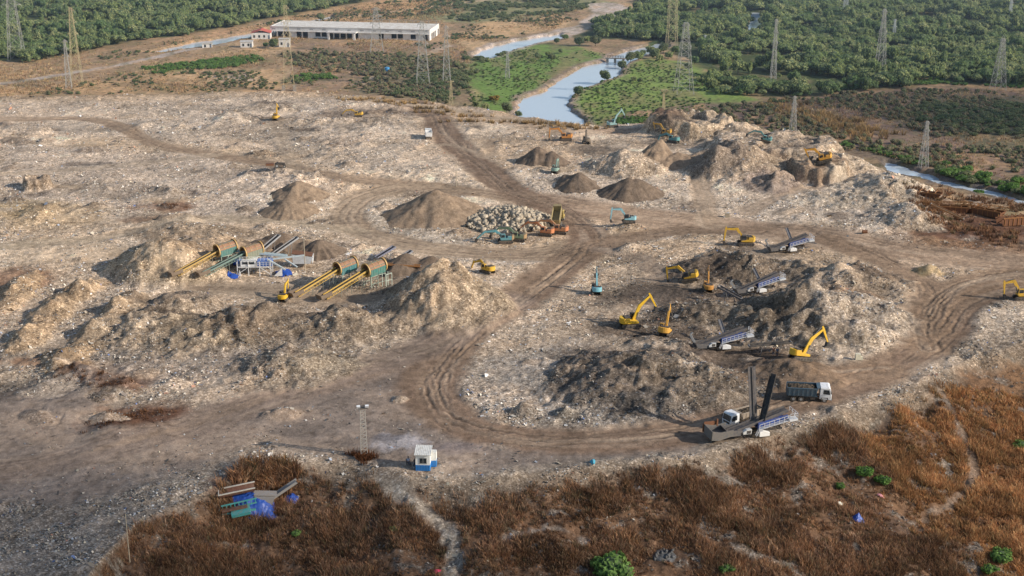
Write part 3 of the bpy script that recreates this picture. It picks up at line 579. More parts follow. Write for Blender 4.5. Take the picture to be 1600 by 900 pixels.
# boom poses in the machine's side plane: (reach, height) of knee, tip, stick end, bucket angle in degrees
POSES = {
 'folded': ((2.3, 4.6), (4.6, 4.1), (4.5, 1.3), -120),
 'dig':    ((2.6, 4.3), (5.6, 4.2), (5.9, .9), -110),
 'high':   ((2.4, 4.6), (5.2, 6.0), (6.5, 3.6), -100),
 'raised': ((1.9, 4.7), (4.2, 6.9), (5.6, 4.3), -95),
 'reach':  ((2.9, 3.6), (6.0, 3.3), (8.1, 1.4), -70),
 'upright':((1.4, 4.3), (2.4, 6.8), (3.8, 5.0), -100),
 'low':    ((3.0, 3.2), (5.9, 2.0), (6.6, .2), -60),
 'curl':   ((2.2, 4.5), (4.9, 4.9), (4.3, 2.3), -150),
}
def excavator(px, py, deg, colr, pose, label, scale=1.0, swing=0, counter=None, boomc=None, group='excavators working on the refuse tip', dirt=.5, cat='excavator', off=None):
    p = P(px, py); rz = R(deg); loc, pt, rl = ground_pose(p, rz)
    root = empty('excavator', loc, rz, pt, rl); root.scale = (scale,)*3
    tag(root, label, cat, group)
    mc = paintm(colr, .55, dirt+.28); mw = paintm(counter or colr, .5, dirt+.1); mbm = paintm(boomc or colr, .55, dirt+.18)
    for sy in (-1, 1):     # crawler tracks, long axis along x
        mb = MB(); pts = []
        for k in range(9): a = R(90+180*k/8); pts.append((-1.75+.42*math.cos(a), .45+.42*math.sin(a)))
        for k in range(9): a = R(-90+180*k/8); pts.append((1.75+.42*math.cos(a), .45+.42*math.sin(a)))
        mb.prism(pts, sy*1.2-.28, sy*1.2+.28)
        for k in range(13): mb.box((-1.8+k*.3, sy*1.2, .885), (.1, .6, .05)); mb.box((-1.8+k*.3, sy*1.2, .02), (.1, .6, .05))
        t = mb.build('track', M_track, root)
        w_ = MB()
        for k in range(6): w_.cyl((-1.75+k*.7, sy*1.2-.31, .42), (-1.75+k*.7, sy*1.2+.31, .42), .24 if 0 < k < 5 else .34, n=10)
        w_.build('roller', M_dark, t)
    MB().box((0, 0, .62), (2.2, 1.9, .35)).cyl((0, 0, .75), (0, 0, 1.05), .75, n=16).build('undercarriage', M_dark, root)
    S = Matrix.Rotation(R(swing), 4, 'Z')
    def T(mb): mb.v = [tuple(S @ Vector(v)) for v in mb.v]; return mb
    hb = MB(); hb.prism([(-1.7, 1.05), (1.45, 1.05), (1.45, 1.5), (-.5, 1.75), (-.6, 2.25), (-1.7, 2.2)], -1.35, 1.35)
    T(hb).build('upper_body', mc, root, bevel=.05)
    cw = MB(); n = 9; out = []
    for k in range(n):
        a = R(110+140*k/(n-1)); out.append((-1.35+1.15*math.cos(a), 1.38*math.sin(a)/math.sin(R(110))))
    vs = [(x, y, 1.05) for x, y in out]+[(x, y, 2.3) for x, y in out]; m_ = len(out)
    cw.add(vs, [tuple(range(m_))[::-1], tuple(range(m_, 2*m_))]+[(k, (k+1) % m_, m_+(k+1) % m_, m_+k) for k in range(m_)])
    T(cw).build('counterweight', mw, root, bevel=.06)
    T(MB().box((-.9, -.1, 2.34), (1.2, 1.9, .2)).box((-.6, -.95, 2.4), (.5, .5, .12)).cyl((-1.2, .8, 2.3), (-1.2, .8, 2.85), .07, n=8)).build('engine_cover', M_dark, root)
    cab = MB(); cab.prism([(.05, 1.5), (1.55, 1.3), (1.62, 1.7), (1.35, 2.85), (.1, 2.9)], .42, 1.34)
    cb = T(cab).build('cab', M_dark if dirt < .3 else mc, root, bevel=.04)
    gl = MB(); gl.prism([(.25, 1.95), (1.35, 1.85), (1.25, 2.68), (.3, 2.72)], .40, 1.36); gl.prism([(1.59, 1.7), (1.63, 1.72), (1.42, 2.7), (1.38, 2.68)], .5, 1.26); gl.box((.07, .88, 2.35), (.04, .7, .6))
    T(gl).build('window', M_glass, cb)
    k_, t_, s_, ba = POSES[pose]; b0 = (.55, 1.55)
    def pl(q, y=-.12): return S @ Vector((q[0], y, q[1]))
    bo = MB(); bo.bar(pl(b0), pl(k_), .42, .55, .40, .75); bo.bar(pl(k_), pl(t_), .40, .75, .32, .38)
    bo.cyl(S @ Vector((k_[0], -.34, k_[1])), S @ Vector((k_[0], .10, k_[1])), .36, n=12)
    bo.build('boom', mbm, root); hz_ = MB(); hz_.bar(pl((b0[0]+.2, b0[1]+.45)), pl((k_[0]-.05, k_[1]+.44)), .12, .07); hz_.bar(pl((k_[0]-.05, k_[1]+.44)), pl((t_[0], t_[1]+.25)), .12, .07); hz_.n = 1; hz_.pc = [1]*len(hz_.pc); hz_.build('hydraulic_hose', M_black, root)
    d = Vector((s_[0]-t_[0], 0, s_[1]-t_[1])).normalized(); back = (t_[0]-d.x*.7, t_[1]-d.z*.7)
    st = MB(); st.bar(pl(back), pl(t_), .28, .28, .32, .5); st.bar(pl(t_), pl(s_), .32, .5, .24, .28); st.build('stick', mbm, root)
    cy = MB(); mid = ((k_[0]+t_[0])/2, (k_[1]+t_[1])/2+.1)
    cy.cyl(pl((1.25, 1.5), .2), pl(((b0[0]+k_[0])*.5+.35, (b0[1]+k_[1])*.5+.2), .2), .09, n=8); cy.cyl(pl((1.25, 1.5), -.44), pl(((b0[0]+k_[0])*.5+.35, (b0[1]+k_[1])*.5+.2), -.44), .09, n=8)
    cy.cyl(pl((k_[0]+.2, k_[1]+.45)), pl(back), .1, n=8); cy.cyl(pl(((t_[0]*2+s_[0])/3-.0, (t_[1]*2+s_[1])/3+.25)), pl((s_[0]+.3, s_[1]+.35)), .08, n=8); cy.build('hydraulic_cylinder', M_steel, root)
    bk = MB(); a = R(ba); c, s = math.cos(a), math.sin(a)
    prof = [(0, .12), (.35, .42), (.85, .48), (1.15, .15), (1.2, -.55), (1.0, -.6), (.85, -.25), (.25, -.25), (0, -.15)]
    bk.prism([(s_[0]+x*c-z*s, s_[1]+x*s+z*c) for x, z in prof], -.67, .43); bk.v = [tuple(S @ Vector(v)) for v in bk.v]
    for q in range(4):
        x, z = 1.18, -.62; yy = -.6+q*.32
        bk.box(S @ Vector((s_[0]+x*c-z*s, yy, s_[1]+x*s+z*c)), (.1, .1, .22))
    bk.build('bucket', M_dark, root)
    return root
def wheel(root, x, y, r, w_, name='wheel'):
    mb = MB(); mb.cyl((x, y-w_/2, r), (x, y+w_/2, r), r, n=18); t = mb.build(name, M_rub, root)
    MB().cyl((x, y-w_/2-.02, r), (x, y+w_/2+.02, r), r*.5, n=12).build('rim', M_grey, t)
def tipper(px, py, deg, cabc, bodyc, label, scale=1.0, tip=0, load=True, name='dump_truck', dirt=.4, group='dump trucks on the tip', door=None, z=None):
    p = P(px, py); rz = R(deg); loc, pt, rl = ground_pose(p, rz, 3, 1)
    root = empty(name, loc, rz, pt, rl); root.scale = (scale,)*3; tag(root, label, 'dump truck', group)
    mc = paintm(cabc, .35, dirt*.7); mb_ = paintm(bodyc, .5, dirt)
    ch = MB(); ch.box((-.3, .42, .95), (7.6, .14, .28)); ch.box((-.3, -.42, .95), (7.6, .14, .28))
    for x in (-3.6, -2.2, -.9, 1.4): ch.box((x, 0, .95), (.15, .9, .22))
    ch.box((.6, .95, .85), (1.1, .55, .5)); ch.box((.6, -.95, .85), (.9, .5, .5)); ch.box((-4.05, 0, .75), (.1, 2.2, .2)); ch.build('chassis', M_dark, root)
    for x in (2.75, -1.5, -2.9):
        for sy in (-1, 1): wheel(root, x, sy*1.03, .52, .36)
    cab = MB(); cab.prism([(1.85, .75), (3.95, .62), (4.02, 1.65), (3.72, 2.95), (3.4, 3.08), (1.9, 3.05)], -1.22, 1.22); cb = cab.build('cab', mc, root, bevel=.07)
    MB().prism([(4.0, 1.72), (4.05, 1.75), (3.78, 2.78), (3.73, 2.75)], -1.05, 1.05).build('windscreen', M_glass, cb)
    for sy in (-1, 1):
        MB().prism([(2.45, 1.85), (3.72, 1.75), (3.5, 2.7), (2.5, 2.72)], sy*1.225-.012, sy*1.225+.012).build('window', M_glass, cb)
        MB().box((3.99, sy*.85, 1.05), (.08, .36, .2)).build('headlight', paintm((.6, .6, .55), .1, .1), cb)
        mi = MB(); mi.box((3.85, sy*1.45, 2.3), (.08, .22, .5)); mi.bar((3.7, sy*1.2, 2.55), (3.85, sy*1.45, 2.5), .04); mi.build('mirror', M_dark, cb)
    MB().box((4.02, 0, 1.38), (.06, 1.7, .38)).build('grille', M_dark, cb)
    MB().box((4.0, 0, .68), (.22, 2.4, .3)).build('bumper', M_grey, cb)
    MB().prism([(1.95, .62), (2.15, 1.12), (3.35, 1.12), (3.5, .62), (3.35, .66), (3.22, .99), (2.28, .99), (2.1, .66)], -1.245, 1.245).build('wheel_arch', M_dark, cb)
    # the box: hinged at the rear
    Mh = Matrix.Translation((-4.0, 0, 1.15)) @ Matrix.Rotation(-R(tip), 4, 'Y') @ Matrix.Translation((4.0, 0, -1.15))
    def T(m): m.v = [tuple(Mh @ Vector(v)) for v in m.v]; return m
    L0, L1, zb, zt = -4.1, 1.5, 1.2, 2.75
    bx = MB(); bx.box(((L0+L1)/2, 0, zb), (L1-L0, 2.3, .12))
    for sy in (-1, 1): bx.prism([(L0, zb+.06), (L1-.5, zb+.06), (L1, zt), (L0, zt)], sy*1.2-.05, sy*1.2+.05); bx.box(((L0+L1)/2, sy*1.22, zt+.05), (L1-L0, .16, .14))
    bx.prism([(L1-.55, zb+.06), (L1-.45, zb+.06), (L1+.02, zt+.1), (L1-.08, zt+.1)], -1.2, 1.2)
    bx.box((L1+.2, 0, zt+.22), (.9, 2.3, .08))
    body = T(bx).build('tipper_body', mb_, root, bevel=.02)
    rb = MB()
    for k in range(7):
        x = L0+.3+k*.82
        for sy in (-1, 1): T(MB().box((x, sy*1.28, (zb+zt)/2), (.1, .08, zt-zb-.1))).build('rib', mb_, body)
    tg = MB(); tg.box((L0-.04, 0, (zb+zt)/2+.02), (.07, 2.3, zt-zb)); tg.box((L0-.09, -.6, 1.95), (.05, .1, 1.4)); tg.box((L0-.09, .6, 1.95), (.05, .1, 1.4)); T(tg).build('tailgate', paintm(door, .5, .35) if door else mb_, body)
    if tip: MB().cyl((.7, 0, 1.0), Mh @ Vector((.9, 0, 1.2)), .14, n=10).build('hoist_ram', M_steel, root)
    if load:
        rg_ = np.random.default_rng(int(px)); lo = MB(); nx, ny = 18, 9; vs = []
        for i in range(nx):
            for j in range(ny):
                u = i/(nx-1); v = j/(ny-1); e = math.sin(math.pi*u)**.4*math.sin(math.pi*v)**.5
                vs.append((L0+.1+(L1-L0-.3)*u, -1.1+2.2*v, 2.45+.45*e+rg_.uniform(-.12, .12)))
        lo.add(vs, [(i*ny+j, (i+1)*ny+j, (i+1)*ny+j+1, i*ny+j+1) for i in range(nx-1) for j in range(ny-1)]); T(lo).build('load', M_soilload, root)
    return root
M_soilload = ground_material('load_of_soil', fixed=(.085, .068, .05), speck=.6)
# ------------------------------------------------------------------ the excavators, each posed as seen
EXG = 'excavators working on the refuse tip'
E = excavator
E(432, 187, 75, YEL, 'upright', 'small yellow excavator with upright boom, leftmost on the far side of the tip', dirt=.35, scale=0.68)
E(560, 182, 178, YEL, 'reach', 'yellow excavator stretching its boom low into the dark pit at the far tip edge', dirt=.4, scale=0.66)
E(957, 199, 20, (.30, .52, .52), 'raised', 'pale teal excavator on brown soil left of the flat-topped refuse mesa, boom lifted', dirt=.35, scale=0.76)
E(884, 219, 182, ORG, 'dig', 'orange excavator with boom bent down to the left above the twin soil cones', dirt=.45, scale=0.86)
E(1040, 216, 170, YELD, 'curl', 'small yellow excavator in front of the cliff of the flat-topped refuse mesa', dirt=.5, scale=0.75)
E(1052, 223, 150, TEAL, 'low', 'dark teal excavator crowded against the small yellow one below the refuse mesa', dirt=.3, scale=0.78)
E(1196, 221, 172, TEAL, 'reach', 'dark teal excavator alone on the ledge right of the refuse mesa', dirt=.3, scale=0.68)
E(1288, 252, 176, (.70, .34, .03), 'curl', 'orange-yellow excavator sitting on top of the dark heap at the far right of the tip', dirt=.35, scale=0.92)
E(868, 270, 75, (.25, .42, .36), 'folded', 'dusty green-grey machine parked beside the foot of the twin soil cones', dirt=.5, scale=0.70)
E(790, 380, 184, (.08, .34, .40), 'reach', 'teal-blue excavator at the front left of the cluster parked by the rubble heap', dirt=.5, counter=(.30, .20, .10), scale=0.82)
E(810, 377, 170, (.17, .27, .16), 'reach', 'rusty green excavator parked just right of the teal-blue one by the rubble heap', dirt=.6, counter=(.35, .22, .10), scale=0.80)
E(853, 368, 165, (.60, .20, .07), 'reach', 'faded red-orange excavator parked in the cluster between the rubble heap and the raised-bed truck', dirt=.5, scale=0.80)
E(875, 365, 168, (.58, .25, .10), 'reach', 'grey and orange excavator, rightmost of the cluster parked below the raised-bed truck', dirt=.6, counter=(.6, .2, .08), scale=0.82)
E(982, 348, 180, LBLUE, 'dig', 'light blue excavator standing alone on the haul road, boom folded to the left', dirt=.2, scale=0.74)
E(932, 459, 92, (.22, .52, .60), 'upright', 'light blue excavator seen from behind, alone left of the dark working face', dirt=.2, scale=0.72)
E(762, 427, 140, YEL, 'low', 'yellow excavator half hidden behind the tall refuse mound by the drum screens', dirt=.3, scale=0.72)
E(1165, 382, 180, YEL, 'dig', 'yellow excavator digging left of the farthest blue screening machine', dirt=.25, scale=0.86)
E(1078, 440, 172, YEL, 'dig', 'yellow excavator at the dark pit, left of the orange one seen from behind', dirt=.25, scale=0.80)
E(1106, 454, 92, (.66, .30, .05), 'upright', 'orange excavator seen from behind with upright boom, next to the middle screening machine', dirt=.35, scale=0.68)
E(985, 511, 12, (.78, .47, .02), 'raised', 'bright yellow excavator with boom swung high to the right, leftmost at the dark pit', dirt=.12, scale=0.90)
E(1038, 526, 72, (.70, .36, .04), 'upright', 'orange-yellow excavator with steep boom feeding the screening machine nearest the dark mound', dirt=.3, scale=0.82)
E(1250, 563, 14, (.78, .46, .02), 'raised', 'bright yellow excavator, boom up to the right, on the bank above the loaded blue truck', dirt=.15, scale=0.88)
E(444, 470, 80, (.78, .46, .02), 'curl', 'yellow excavator at the lower end of the conveyor before the two teal drums', dirt=.15, scale=0.66)
E(1598, 468, 178, YEL, 'folded', 'yellow excavator cut off by the right edge of the photo beside the haul road', dirt=.3, scale=0.85)
E(916, 224, 95, (.16, .13, .10), 'folded', 'dark dirty excavator standing over the black refuse right of the orange one', dirt=.7, scale=0.75)
# ------------------------------------------------------------------ trucks
tipper(669, 216, 95, (.7, .7, .68), (.74, .74, .72), 'white-bodied dump truck seen from behind on the far soil track', dirt=.15, load=False, door=(.82, .82, .80), scale=.82)
tipper(873, 349, 78, (.45, .33, .10), (.38, .30, .14), 'dusty yellow-brown dump truck with its empty box tipped up beside the rubble heap', dirt=.6, tip=28, load=False, scale=.85)
tipper(1263, 625, -6, (.80, .81, .82), (.06, .11, .15), 'white-cabbed truck with a blue-grey box full of dark soil on the haul road', dirt=.3, scale=.92)
tipper(1160, 664, 212, (.80, .81, .82), (.30, .25, .2), 'white-cabbed truck half hidden behind the screening machine with raised conveyors', dirt=.35, scale=.88)
# ------------------------------------------------------------------ mobile screening machines
def railing(mb, a, b, h=1.0, n=6, t=.06, yoff=0):
    a = Vector(a); b = Vector(b)
    for k in range(n+1):
        p = a.lerp(b, k/n); mb.bar(p, p+Vector((0, 0, h)), t)
    mb.bar(a+Vector((0, 0, h)), b+Vector((0, 0, h)), t); mb.bar(a+Vector((0, 0, h*.5)), b+Vector((0, 0, h*.5)), t*.8)
def screener(px, py, deg, label, scale=1.0, tall=False, mast=True):
    p = P(px, py); rz = R(deg); loc, pt, rl = ground_pose(p, rz, 4, 1.3)
    root = empty('screening_machine', loc, rz, pt*.5, rl*.5); root.scale = (scale,)*3; tag(root, label, 'screening machine', 'tracked screening machines with blue sides')
    for sy in (-1, 1):
        mb = MB(); pts = []
        for k in range(9): a = R(90+180*k/8); pts.append((-1.7+.4*math.cos(a), .42+.4*math.sin(a)))
        for k in range(9): a = R(-90+180*k/8); pts.append((1.7+.4*math.cos(a), .42+.4*math.sin(a)))
        mb.prism(pts, sy*1.05-.22, sy*1.05+.22)
        for k in range(12): mb.box((-1.7+k*.31, sy*1.05, .835), (.1, .48, .05))
        mb.build('track', M_track, root)
    # rising main belt with side walls
    cv = MB(); a = Vector((-6.4, 0, 1.1)); b = Vector((5.2, 0, 4.6))
    cv.bar(a, b, 1.5, .16)
    for sy in (-1, 1): cv.bar(a+Vector((0, sy*.82, .12)), b+Vector((0, sy*.82, .12)), .1, .62)
    cv.build('main_conveyor', M_belt, root)
    rl_ = MB()
    for k in range(12): q = a.lerp(b, (k+.5)/12); rl_.cyl(q+Vector((0, -.7, -.22)), q+Vector((0, .7, -.22)), .09, n=8)
    rl_.build('roller', M_steel, root)
    hp = MB(); hp.prism([(-6.9, .9), (-4.6, .9), (-4.2, 1.9), (-7.4, 2.1)], -1.5, -1.38); hp.prism([(-6.9, .9), (-4.6, .9), (-4.2, 1.9), (-7.4, 2.1)], 1.38, 1.5); hp.prism([(-6.9, .9), (-6.8, .9), (-7.3, 2.1), (-7.4, 2.1)], -1.5, 1.5); hp.box((-5.7, 0, .75), (2.4, 2.2, .12)); hp.build('feed_hopper', paintm((.10, .10, .105), .6, .5), root)
    sb = MB(); sb.prism([(-1.0, 1.9), (5.0, 3.2), (5.0, 4.0), (-1.0, 2.9)], -1.35, -.9); sb.prism([(-1.0, 1.9), (5.0, 3.2), (5.0, 4.0), (-1.0, 2.9)], .9, 1.35); sb.prism([(-.9, 1.6), (5.0, 2.9), (5.0, 3.15), (-.9, 1.85)], -1.2, 1.2)
    sbo = sb.build('screen_box', M_blue, root, bevel=.03)
    rb = MB()
    for k in range(6):
        x = -.6+k*1.05
        for sy in (-1, 1): rb.box((x, sy*1.37, 2.35+.2*k+.1), (.1, .06, .9))
    rb.build('rib', M_blue, sbo)
    ch = MB(); ch.box((-.3, .55, 1.12), (9.4, .16, .36)); ch.box((-.3, -.55, 1.12), (9.4, .16, .36))
    for x in (-4.6, -2, 0, 2, 4.2): ch.box((x, 0, 1.12), (.16, 1.1, .3))
    for x, z in ((.2, 2.2), (3.6, 2.9)):
        for sy in (-1, 1): ch.bar((x, sy*.75, 1.2), (x+.3, sy*1.0, z), .14)
    ch.build('chassis', M_dark, root)
    wk = MB(); wk.bar((-1.2, -1.95, 2.0), (5.4, -1.95, 3.35), .5, .1); wk.prism([(4.9, 3.05), (6.6, 3.15), (6.6, 3.55), (4.9, 3.5)], -2.3, -.9)
    wk.build('walkway', paintm((.58, .60, .62), .5, .3), root)
    ra = MB(); railing(ra, (-1.2, -2.22, 2.0), (4.8, -2.22, 3.3), 1.05, 6, .075); railing(ra, (4.95, -2.3, 3.72), (6.5, -2.3, 3.72), .9, 2, .075); railing(ra, (6.5, -2.3, 3.72), (6.5, 1.1, 3.72), .9, 3, .075); ra.bar((-1.2, -2.22, 2.0), (-1.7, -2.22, .8), .09); ra.bar((-1.2, -1.7, 2.0), (-1.7, -1.7, .8), .09)
    for k in range(3): ra.bar((-1.3-.14*k, -2.22, 1.8-.35*k), (-1.3-.14*k, -1.7, 1.8-.35*k), .06)
    ra.build('railing', paintm((.62, .63, .65), .45, .2), root)
    pw = MB(); pw.prism([(-4.2, 1.15), (-2.5, 1.15), (-2.5, 2.15), (-3.5, 2.05), (-4.3, 1.6)], -1.75, -.95); po = pw.build('engine_housing', paintm((.55, .56, .55), .5, .45), root, bevel=.05)
    MB().box((-3.1, -1.77, 1.6), (.8, .04, .6)).build('vent', M_dark, po)
    tw = MB(); tw.prism([(-1.0, .5), (1.1, .5), (1.1, 1.25), (-.2, 1.65), (-1.0, 1.5)], -2.1, -1.45); tw.build('toe_guard', M_white, root, bevel=.04)
    if not tall:
        dc = MB(); dc.bar((4.2, 0, 2.4), (8.2, .1, 1.5), 1.0, .14); dc.bar((4.2, .55, 2.5), (8.2, .65, 1.6), .08, .35); dc.bar((4.2, -.55, 2.5), (8.2, -.45, 1.6), .08, .35); dc.build('discharge_conveyor', M_belt, root)
        sc = MB(); sc.bar((1.0, 1.2, 1.9), (1.6, 7.2, 4.6), .8, .14); sc.bar((.6, 1.2, 2.0), (1.2, 7.2, 4.7), .08, .32); sc.bar((1.4, 1.2, 2.0), (2.0, 7.2, 4.7), .08, .32); sc.bar((1.2, 1.6, .9), (1.5, 5.0, 3.5), .1); sc.build('side_conveyor', paintm((.13, .14, .16), .6, .4), root)
        hk = MB(); hk.bar((-7.2, 0, 2.0), (-8.2, .3, 4.0), .35, .5); hk.bar((-8.2, .3, 4.0), (-7.6, .2, 4.4), .4, .3); hk.build('feed_gate', M_grey, root)
    else:
        for (x, y, tx, ty, zt, ww) in ((-.9, .9, -1.3, 3.0, 12.6, 1.05), (-.4, -1.0, 3.2, 2.4, 11.0, 1.0)):
            tc = MB(); A = Vector((x, y, 1.6)); B_ = Vector((tx, ty, zt)); tc.bar(A, B_, ww, .16)
            dd = (B_-A).normalized(); sd = dd.cross(Vector((0, 0, 1))).normalized(); up = sd.cross(dd)
            for e in (-1, 1): tc.bar(A+sd*e*ww*.55+up*.15, B_+sd*e*ww*.55+up*.15, .1, .5)
            for k in range(9): q = A.lerp(B_, k/8); tc.bar(q-sd*ww*.55-up*.2, q+sd*ww*.55-up*.2, .1)
            tc.build('raised_conveyor', M_belt if x < -.5 else M_black, root)
        fh = MB(); fh.prism([(-10.6, .7), (-9.0, .5), (-6.2, 1.2), (-6.2, 2.4), (-8.8, 2.1), (-10.6, 2.5)], -1.75, -1.62); fh.prism([(-10.6, .7), (-9.0, .5), (-6.2, 1.2), (-6.2, 2.4), (-8.8, 2.1), (-10.6, 2.5)], 1.62, 1.75)
        fh.prism([(-10.6, .7), (-10.48, .7), (-10.48, 2.5), (-10.6, 2.5)], -1.75, 1.75); fh.bar((-10.5, 0, .9), (-6.2, 0, 1.2), 3.3, .14); fh.build('apron_hopper', paintm((.12, .12, .12), .6, .6), root)
        MB().box((-9.4, 1.9, 2.3), (2.4, .12, 1.2)).box((-9.4, 2.1, 1.6), (2.6, .3, 1.6)).box((-8.0, 1.75, 2.6), (.3, .3, 1.4)).build('wing_plate', M_rust, root)
    return root
screener(1235, 393, 14, 'blue and white screening machine farthest away, just below the wide haul road', .76)
screener(1187, 457, 16, 'blue and white screening machine right of the orange excavator seen from behind', .78)
screener(1130, 545, 13, 'blue and white screening machine between the dark mound and the yellow excavators', .80)
screener(1186, 680, 17, 'largest screening machine, with two dark conveyors raised high and a long grey hopper', .86, tall=True)
# ------------------------------------------------------------------ drum screens (trommels) and their feed belts
def trommel(px, py, deg, label, beltc, drumc, L_=13.0, rise=3.6, legs=True, scale=1.0, frame=False):
    p = P(px, py); rz = R(deg); z0 = float(HZ(p.x, p.y)); root = empty('drum_screen', (p.x, p.y, z0), rz); root.scale = (scale,)*3
    tag(root, label, 'trommel screen', 'drum screens fed by long inclined conveyors')
    my = paintm(beltc, .5, .4); a = Vector((0, 0, 1.0)); b = Vector((L_, 0, 1.0+rise)); d = (b-a).normalized(); up = Vector((-d.z, 0, d.x))
    MB().bar(a, b, .8, .12).build('belt', M_black, root)
    fr = MB()
    for sy in (-.62, .62): fr.bar(a+Vector((0, sy, .1)), b+Vector((0, sy, .1)), .2, .32)
    for sy in (-.58, .58):
        fr.bar(a+up*-.75+Vector((0, sy, 0)), b+up*-.75+Vector((0, sy, 0)), .1)
        for k in range(15):
            q = a.lerp(b, k/14); q2 = a.lerp(b, min(1, (k+1)/14)); fr.bar(q+Vector((0, sy, 0)), q-up*.75+Vector((0, sy, 0)), .07)
            if k < 14: fr.bar(q-up*.75+Vector((0, sy, 0)), q2+Vector((0, sy, 0)), .055)
    fr.build('conveyor_frame', my, root)
    lg = MB()
    for t in (.35, .6, .85):
        q = a.lerp(b, t)
        for sy in (-.6, .6): gx = q.x; lg.bar((gx-.3, sy*1.3, -.6), q+Vector((0, sy, -.6)), .1)
    lg.build('leg', paintm((.14, .16, .13), .7, .6), root)
    hp = MB(); 
    for sy in (-1, 1): hp.prism([(-1.6, .7), (1.2, 1.1), (1.4, 2.0), (-1.9, 1.5)], sy*.95-.05, sy*.95+.05)
    hp.prism([(-1.6, .6), (-1.5, .6), (-1.8, 1.6), (-1.9, 1.6)], -1, 1); hp.build('feed_hopper', paintm((.14, .10, .07), .8, .8), root)
    # drum
    c0 = Vector((L_-.2, 0, rise+1.0)); c1 = c0+Vector((4.9, 0, .45)); rr = 1.35
    dr = MB(); dr.cyl(c0, c1, rr, n=28, caps=False); dro = dr.build('drum', paintm((.36, .20, .12), .75, .6, dirtc=(.16, .09, .05)), root)
    dd = (c1-c0).normalized(); ri = MB()
    for k in range(28):
        t = 2*math.pi*k/28; o_ = Vector((0, math.cos(t), math.sin(t)))*(rr+.03)
        if k % 4 == 0: ri.bar(c0+o_, c1+o_, .09)
    ri.build('rib', paintm(drumc, .5, .5), dro)
    for t in (0, .985):
        hoop = MB(); q = c0.lerp(c1, t); hoop.cyl(q, q+dd*.3, rr+.28, n=28, caps=False); n_ = 28
        for e in (0, .3):
            vs = []
            for k in range(n_):
                an = 2*math.pi*k/n_; u_ = Vector((0, math.cos(an), math.sin(an))); vs += [q+dd*e+u_*(rr-.1), q+dd*e+u_*(rr+.28)]
            hoop.add(vs, [(2*k, 2*k+1, (2*k+3) % (2*n_), (2*k+2) % (2*n_)) for k in range(n_)], False, True)
        hoop.build('hoop', paintm((.56, .35, .12), .5, .5), dro)
    hoop = MB()
    for t in (.33, .66):
        q = c0.lerp(c1, t); hoop.cyl(q, q+dd*.1, rr+.08, n=28, caps=False)
    hoop.build('hoop', paintm((.56, .35, .12), .5, .5), dro)
    ca = MB(); mid = (c0+c1)/2
    for sy in (-1, 1):
        ca.prism([(c0.x+.3, c0.z-1.35), (c1.x-.2, c1.z-1.35), (c1.x-.2, c1.z+.15), (c0.x+.3, c0.z+.15)], sy*(rr+.12)-.03, sy*(rr+.12)+.03)
        for k in range(7): ca.box((c0.x+.5+k*.68, sy*(rr+.17), mid.z-.6), (.08, .06, 1.45))
    ca.build('side_panel', paintm(drumc, .5, .45), root)
    sf = MB()
    for x in (c0.x+.5, mid.x, c1.x-.3):
        for sy in (-1.35, 1.35): sf.bar((x, sy, -.8), (x, sy, c0.z-1.2), .14)
        sf.bar((x, -1.35, c0.z-1.3), (x, 1.35, c0.z-1.3), .14)
    for sy in (-1.35, 1.35): sf.bar((c0.x+.5, sy, 1.2), (c1.x-.3, sy, 1.2), .1); sf.bar((c0.x+.5, sy, c0.z-1.3), (c1.x-.3, sy, c0.z-1.3), .16); sf.bar((c0.x+.5, sy, .2), (mid.x, sy, c0.z-1.4), .08)
    sf.build('support_frame', paintm((.35, .42, .34), .6, .4), root)
    if frame:
        st = MB(); x0 = c1.x-.4
        for x in (x0, x0+.01+1.6):
            for sy in (-2.2, -3.6): st.bar((x-1.5, sy, -.6), (x-1.5, sy, 3.6), .11)
        st.bar((x0-1.5, -2.2, 3.5), (x0-1.5, -3.6, 3.5), .1); st.bar((x0+.1, -2.2, 3.5), (x0+.1, -3.6, 3.5), .1); st.bar((x0-1.5, -3.6, 3.5), (x0+.1, -3.6, 3.5), .1); st.bar((x0-1.5, -3.6, 2), (x0+.1, -3.6, 2), .08)
        st.build('access_frame', paintm((.55, .62, .52), .5, .2), root)
    return root
TEALD = (.07, .20, .18)
trommel(276, 433, 42, 'drum screen with yellow conveyor and rusty drum, leftmost of the four drum screens', (.50, .32, .09), TEALD, 11.2, 3.2, scale=.9)
trommel(319, 434, 40, 'drum screen with green-grey conveyor and orange drum, next to the white and blue sorting plant', (.15, .24, .21), (.22, .24, .17), 11.2, 3.0, scale=.88)
trommel(464, 465, 44, 'drum screen with yellow conveyor whose hopper the small yellow excavator is feeding', (.58, .37, .08), (.045, .20, .21), 11.6, 3.3, scale=.92)
trommel(508, 469, 44, 'drum screen with yellow conveyor and teal side panel, rightmost of the four drum screens', (.58, .37, .08), (.05, .20, .17), 11.6, 3.3, scale=.94, frame=True)
